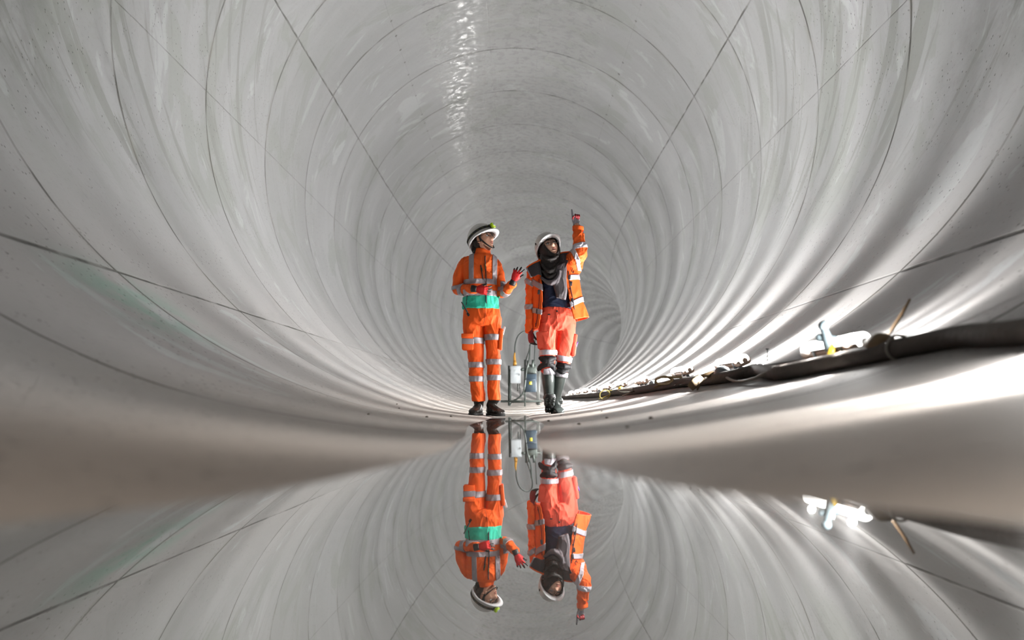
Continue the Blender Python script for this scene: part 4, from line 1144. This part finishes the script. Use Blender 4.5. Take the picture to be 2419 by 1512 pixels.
# trousers
bm = bmesh.new()
loft_px(bm, [(1281, 726, 1346, 729, .112), (1278, 733, 1350, 736, .120), (1273, 745, 1356, 747, .13), (1271, 762, 1360, 765, .132), (1272, 780, 1358, 785, .11)], p=2.3)
loft_px(bm, [(1271, 765, 1318, 765, .11, -.01), (1272, 790, 1315, 792, .108, -.02), (1273, 812, 1313, 815, .098, -.03), (1275, 832, 1313, 832, .090, -.045), (1276, 855, 1311, 853, .085, -.055), (1276, 872, 1309, 870, .078, -.05), (1280, 884, 1310, 883, .070, -.045)], p=2.3)
loft_px(bm, [(1314, 765, 1360, 768, .11), (1314, 790, 1358, 795, .108), (1313, 815, 1355, 818, .098), (1313, 838, 1350, 842, .088), (1316, 862, 1346, 866, .08), (1312, 880, 1340, 884, .070), (1312, 888, 1338, 891, .066)], p=2.3)
tr = remesh(bm, .006, 3, fold(.007, 11, 12.0)); tr.materials.clear(); keep = tr.copy()
trousers = part('trousers', tr, RP, m_co, 'coral pink hi-vis trousers')
def bnd(y0l, y0r, y1l, y1r, xs, xl, xr, off=.004, m=m_ref2, lab=None, name='reflective_band'):
    A = W(xl, y0l); B = W(xr, y0r); C_ = W(xl, y1l); D = W(xr, y1r)
    n0 = V((-(B - A).z, 0, (B - A).x)).normalized(); n1 = V((-(D - C_).z, 0, (D - C_).x)).normalized()
    r = patch(keep, [(A, n0), (C_, -n1)] + xs, off, .004); r.materials.clear()
    if len(r.polygons) < 4: print('EMPTY', name); return
    part(name, r, RP, m, lab, trousers)
XL = [(W(1313.2, 0), (1, 0, 0))]; XR = [(W(1313.8, 0), (-1, 0, 0))]
bnd(829, 829, 841, 840, XL, 1275, 1313, .006)
bnd(839, 846, 852, 858, XR, 1314, 1350, .006)
bnd(873, 868, 890, 890, [(W(1284, 0), (-1, 0, 0)), (W(1311.5, 0), (1, 0, 0))], 1280, 1310, .008)
bnd(879, 882, 893, 893, XR, 1314, 1342, .006)
# knee pads: crumpled black cloth
def crump(name, secs, tubes, seed):
    bm = bmesh.new(); loft_px(bm, secs, p=2.2)
    for pts, r in tubes: tube(bm, [W(*p) for p in pts], r, 12)
    me = remesh(bm, .005, 4, fold(.003, 16, seed)); me.materials.clear()
    part(name, me, RP, m_blk, 'crumpled black knee panel', trousers)
crump('knee_panel', [(1275, 842, 1311, 840, .094, -.05), (1277, 850, 1312, 848, .098, -.055), (1280, 857, 1311, 857, .092, -.055), (1283, 863, 1310, 864, .088, -.05)],
      [([(1276, 846, -.13), (1290, 852, -.16), (1310, 846, -.14)], [.02, .028, .02]), ([(1273, 873, -.06), (1278, 866, -.11), (1290, 861, -.14), (1302, 862, -.14), (1308, 872, -.11), (1309, 880, -.08)], [.020, .026, .026, .022, .018, .012])], 4)
crump('knee_panel', [(1315, 856, 1348, 861, .09, .0), (1316, 866, 1346, 868, .09), (1316, 874, 1341, 878, .082), (1318, 880, 1338, 882, .074)],
      [([(1317, 864, -.08), (1332, 866, -.11), (1346, 867, -.06)], [.02, .026, .024]), ([(1317, 875, -.08), (1328, 880, -.10), (1340, 876, -.06)], [.016, .02, .016])], 8)
# pockets
pbm('cargo_pocket', RP, lambda b: (box(b, W(1284, 803, -.092), (.12, .05, .16), Matrix.Rotation(-.12, 3, 'Y') @ Matrix.Rotation(-.25, 3, 'Z'), .016, 3)), m_co, parent=trousers)
pbm('cargo_pocket', RP, lambda b: (box(b, W(1355, 816, -.01), (.045, .13, .20), Matrix.Rotation(.10, 3, 'Y'), .014, 3)), m_co, parent=trousers)
pbm('fly_seam', RP, lambda b: tube(b, project(keep, [(1315, 738), (1316, 750), (1317, 770)], 0), .0045, 8, sub=2), m_co, parent=trousers)
pbm('button', RP, lambda b: ball(b, project(keep, [(1316, 735)], .006)[0], .008), m_blk, parent=trousers)
pbm('pocket_badge', RP, lambda b: box(b, project(keep, [(1297, 743)], .004)[0], (.022, .006, .010), None, .002), m_blk, parent=trousers)
o = thing('marker_pen', 'amber and white bottle end poking out of the thigh pocket of the pointing person', 'bottle', W(1360, 797, -.02))
pbm('cap', o, lambda b: tube(b, [W(1359, 802, -.02), W(1360.5, 793, -.02)], [.015, .013], 14, sub=1), mat('amber_cap', (.8, .42, .15), .4))
o = thing('pen', 'purple and green pen tops clipped in the thigh pocket of the pointing person', 'pen', W(1362, 812, -.05))
pbm('pen_top', o, lambda b: tube(b, [W(1361, 818, -.06), W(1364, 809, -.06)], .007, 10, sub=1), mat('purple_plastic', (.16, .06, .5), .35))
pbm('pen_top', o, lambda b: tube(b, [W(1358.5, 816, -.07), W(1359.5, 808, -.07)], .005, 10, sub=1), mat('green_plastic', (.05, .35, .2), .35))

# ---- jacket (open shell)
def edge(tab, y):
    for (ya, xa), (yb, xb) in zip(tab, tab[1:]):
        if y <= yb: return xa + (xb - xa) * max(0, (y - ya)) / (yb - ya)
    return tab[-1][1]
LE = [(600, 1276), (645, 1277), (660, 1280), (700, 1281.5), (730, 1279), (760, 1275), (781, 1270)]
RE = [(595, 1333), (622, 1334), (660, 1337), (700, 1345), (740, 1352), (768, 1359), (790, 1362)]
secs = [(1272, 613, 1334, 597, .07), (1262, 622, 1345, 598, .085), (1256, 634, 1354, 606, .105), (1253, 650, 1362, 630, .125), (1254, 680, 1369, 665, .14), (1255, 712, 1376, 705, .15), (1257, 748, 1386, 735, .158), (1258, 781, 1392, 750, .165)]
q = resample([(V((s[0], s[1], 0)), V((s[2], s[3], 0)), s[4]) for s in secs], 9)
bm = bmesh.new(); nn = 96; grid = []
fd = fold(.009, 9, 21.0, (1, 1, .45))
for a, b_, d in q:
    A = W(a.x, a.y); B = W(b_.x, b_.y)
    r = ell((A + B) / 2, (B - A) / 2, V((0, d, 0)), nn, 2.2)
    grid.append([(p + (p - (A + B) / 2).normalized() * fd(p)) for p in r])
def keepq(p):
    py = VY - (p.z - CAMH) * F / p.y; px = VX + p.x * F / p.y
    if p.y > PY + .02: return True
    return not (edge(LE, py) < px < edge(RE, py))
vm = {}
def gv(i, j):
    j %= nn
    if (i, j) not in vm: vm[i, j] = bm.verts.new(grid[i][j])
    return vm[i, j]
for i in range(len(grid) - 1):
    for j in range(nn):
        c_ = (grid[i][j] + grid[i][(j + 1) % nn] + grid[i + 1][j] + grid[i + 1][(j + 1) % nn]) / 4
        if keepq(c_): bm.faces.new((gv(i, j), gv(i, (j + 1) % nn), gv(i + 1, (j + 1) % nn), gv(i + 1, j)))
# pull the front borders exactly onto the edges
for v in bm.verts:
    if any(len(e.link_faces) == 1 for e in v.link_edges) and v.co.y < PY + .02:
        py = VY - (v.co.z - CAMH) * F / v.co.y; px = VX + v.co.x * F / v.co.y
        for t_ in (LE, RE):
            x_ = edge(t_, py)
            if abs(px - x_) < 4.5: v.co.x += (x_ - px) * v.co.y / F
me = bpy.data.meshes.new('m'); bmesh.ops.recalc_face_normals(bm, faces=bm.faces[:]); bm.to_mesh(me); bm.free()
o = bpy.data.objects.new('tmp', me); COL.objects.link(o)
md = o.modifiers.new('s', 'SOLIDIFY'); md.thickness = .010; md.offset = -1
md = o.modifiers.new('b', 'SUBSURF'); md.levels = 1
dg = bpy.context.evaluated_depsgraph_get(); dg.update()
shell = bpy.data.meshes.new_from_object(o.evaluated_get(dg)); bpy.data.objects.remove(o)
bm = bmesh.new()
tube(bm, [W(1262, 634, .01), W(1256, 650, .01), W(1253, 680, .0), W(1252, 715, .0), W(1252, 750, -.01), W(1251.5, 781, -.02)], [.045, .052, .048, .044, .041, .040], 24, sub=4)
tube(bm, [W(1340, 630, .01), W(1352, 617, -.05), W(1363, 607, -.13), W(1370, 596, -.20)], [.075, .080, .074, .066], 24, sub=4)
tube(bm, [W(1361, 640, .0), W(1362, 622, -.04), W(1368, 606, -.13)], [.045, .06, .06], 20, sub=4)
tube(bm, [W(1371, 600, -.20), W(1369.5, 583, -.20), W(1367, 565, -.19), W(1365, 550, -.18), W(1365, 539, -.18)], [.068, .060, .053, .048, .046], 24, sub=4)
slv = remesh(bm, .0055, 3, fold(.010, 13, 31.0, (1, 1, .9)))
bm = bmesh.new(); bm.from_mesh(shell); bm.from_mesh(slv)
me = bpy.data.meshes.new('m'); bm.to_mesh(me); bm.free()
jmesh = me
jacket = part('jacket', me.copy(), RP, m_or2, 'open orange hi-vis jacket')
keepj = me
def jb(a, b_, extra=(), m=m_ref2, pick=None, name='reflective_band', src=None):
    band_on(RP, src or keepj, a, b_, extra, m, name, .004, jacket, pick)
outer = lambda c_, n_: True
def tilt_band(x0, y0, x1, y1, h, extra, m=m_ref2, src=None, pick=None):
    A = W(x0, y0); B = W(x1, y1); n = V((-(B - A).z, 0, (B - A).x)).normalized()
    r = patch(src or shell, [(A + n * h / 2, n), (A - n * h / 2, -n)] + list(extra), .004, .003, pick); r.materials.clear()
    if len(r.polygons) > 3: part('reflective_band', r, RP, m, None, jacket)
    else: print('EMPTY tilt', x0)
frL = [(W(1281, 0), (1, 0, 0))]; frR = [(W(1342, 0), (-1, 0, 0))]
fro = lambda c_, n_: c_.y < PY
out_f = lambda c_, n_: n_.y < .3 or abs(n_.x) > .5
tilt_band(1252, 664, 1280, 685, .045, frL, m_ref, pick=fro)
tilt_band(1243, 729, 1280, 742, .045, frL, m_ref, pick=fro)
tilt_band(1340, 662, 1372, 655, .045, frR, pick=fro)
tilt_band(1350, 722, 1384, 704, .045, frR, pick=fro)
tilt_band(1242, 664, 1262, 676, .045, [(W(1263, 0), (1, 0, 0))], m_ref, slv)
tilt_band(1242, 726, 1262, 726, .045, [(W(1264, 0), (1, 0, 0))], m_ref, slv)
tilt_band(1354, 596, 1386, 590, .046, [(W(0, 577), (0, 0, 1)), (W(1350, 0), (-1, 0, 0))], m_ref2, slv)
# shoulder band running over the raised arm
A = W(1349, 603); B = W(1366, 637); n = V(((B - A).z, 0, -(B - A).x)).normalized()
r = patch(slv, [(A + n * .015, n), (A - n * .015, -n), (W(0, 641), (0, 0, -1)), (W(0, 600), (0, 0, 1))], .005, .003); r.materials.clear(); part('reflective_band', r, RP, m_ref2, None, jacket)
# raised cuff rim and its dark red inside
pbm('cuff', RP, lambda b: rings(b, [ell(W(1365.5, y, -.18), V((r_, 0, -.004)), V((0, r_, 0)) , 28) for y, r_ in ((545, .050), (537, .051), (535.5, .050), (535.5, .044), (541, .041))], cap=False), m_or2, parent=jacket)
pbm('cuff_lining', RP, lambda b: rings(b, [ell(W(1365.5, y, -.18), V((r_, 0, -.004)), V((0, r_, 0)) , 28) for y, r_ in ((536, .0445), (541, .040), (543, .02))], cap=False), m_dred, 'dark red cuff lining', jacket)
# collar wings
def ribbon(b, pairs, th):
    rr = []
    for a, c_ in pairs:
        a, c_ = V(a), V(c_); d = (c_ - a)
        rr.append(ell((a + c_) / 2, d / 2, V((0, th, 0)), 16, 6))
    rings(b, rr)
pairs = [(W(1245, 634, -.08), W(1255, 654, -.13)), (W(1253, 628, -.09), W(1263, 653, -.15)), (W(1264, 622, -.09), W(1272, 649, -.15)), (W(1276, 617, -.07), W(1280, 652, -.14))]
pbm('collar', RP, lambda b: ribbon(b, resample(pairs, 4), .008), m_char, 'charcoal lined collar wing', jacket)
pbm('collar_edge', RP, lambda b: tube(b, [p[0] + V((0, .012, .008)) for p in pairs], .013, 10, .7, sub=4), m_or2, parent=jacket)
pbm('collar_tab', RP, lambda b: tube(b, [pairs[0][0], pairs[0][1]], .012, 10, .6, sub=1), m_ref, parent=jacket)
pairs = [(W(1321, 601, -.06), W(1322, 648, -.15)), (W(1330, 598, -.07), W(1331, 640, -.15)), (W(1340, 597, -.06), W(1338, 627, -.14)), (W(1349, 596, -.04), W(1344, 612, -.10))]
pbm('collar', RP, lambda b: ribbon(b, resample(pairs, 4), .008), m_char, 'charcoal lined collar wing', jacket)
pbm('collar_edge', RP, lambda b: tube(b, [p[0] + V((0, .012, .006)) for p in pairs], .012, 10, .7, sub=4), m_or2, parent=jacket)
pbm('collar', RP, lambda b: rings(b, [ell(W(1301, y) + V((0, .03, 0)), V((r_, 0, .012)), V((0, r_ * .9, 0)), 28) for y, r_ in ((622, .115), (606, .100), (600, .098), (601, .090), (622, .10))], cap=False), m_char, parent=jacket)
# front placket, poppers
jk_src = keepj
def onj(pts, lift=.004): return project(keepj, pts, lift)
pbm('placket', RP, lambda b: tube(b, onj([(edge(RE, y) + 7, y) for y in (640, 670, 700, 730, 758)], .004), .0035, 8, sub=2), m_char, parent=jacket)
pbm('placket', RP, lambda b: tube(b, onj([(edge(LE, y) - 7, y) for y in (660, 690, 720, 750, 772)], .004), .003, 8, sub=2), m_dred, parent=jacket)
for x, y in ((1345, 655), (1349, 670), (1352, 710), (1273, 690), (1269, 736)):
    p_ = onj([(x, y)], .007)[0]
    pbm('fastener_tab', RP, lambda b: box(b, p_, (.022, .008, .042), Matrix.Rotation(.1, 3, 'Y'), .003), m_char, parent=jacket)
for x, y in ((1343, 645), (1346, 682), (1355, 725), (1266, 765)):
    p_ = onj([(x, y)], .004)[0]
    pbm('popper', RP, lambda b: ball(b, p_, .006, 1, .5, 1, None, 10, 6), m_blk, parent=jacket)
pbm('lanyard_ring', RP, lambda b: tube(b, onj([(1353, 634), (1351, 640), (1354, 645), (1356, 640)], .006), .003, 6, sub=3), m_blk, parent=jacket)
# ---- hands
hand(RP, 'glove', W(1361.5, 532, -.19), W(1360, 512, -.20) - W(1361.5, 532, -.19), V((-1, -.15, 0)), (.04, 1.05, 1.15, 1.20), .10, .86, (m_ggrey, m_dred), thumb_out=.35, thumb_curl=.55, cuff=m_gblk, label='grey and dark red work glove, index finger raised', palmside=V((0, -1, 0)), fing_mat=.4, skip=(0,))
pbm('wrist', RP, lambda b: tube(b, [W(1363, 545, -.185), W(1361.5, 533, -.19)], [.030, .029], 16, sub=1), m_skin2, parent=body)
hand(RP, 'glove', W(1252.5, 784, -.03), V((.10, -.10, -1)), V((.6, -.8, 0)), (.35, .45, .5, .55), .06, .88, (m_dred, m_gblk), thumb_out=.45, thumb_curl=.3, cuff=m_dred, label='dark red work glove hanging down', palmside=V((.8, .6, 0)), fing_mat=.45)

# ---- rubber boots
# rear foot flat on the floor
boot(RP, V((W(1313, 0).x, PY + .10, GR - .002)), V((.12, -1, 0)), W(1317, 946, .07), .28, .96, m_rubber)
pbm('boot_shaft', RP, lambda b: tube(b, [W(1314, 958, .06), W(1314, 945, .06), W(1316, 925, .05), W(1320, 905, .03), W(1323, 886, .01)], [.048, .044, .048, .056, .060], 24, sub=4), m_rubber)
# front foot: heel down, toes raised, sole towards the camera
td = V((.0, -.86, .50))
heel = V((W(1297, 0).x, PY - .03, GR + .024))
boot(RP, heel + V((0, 0, .01)), td, W(1296, 938, -.03), .27, .98, m_rubber, up=V((0, .5, .86)), tread=True)
pbm('boot_shaft', RP, lambda b: tube(b, [W(1297, 955, -.02), W(1296.5, 940, -.03), W(1296, 920, -.04), W(1295, 900, -.045), W(1294.5, 879, -.04)], [.047, .046, .050, .058, .062], 24, sub=4), m_rubber)
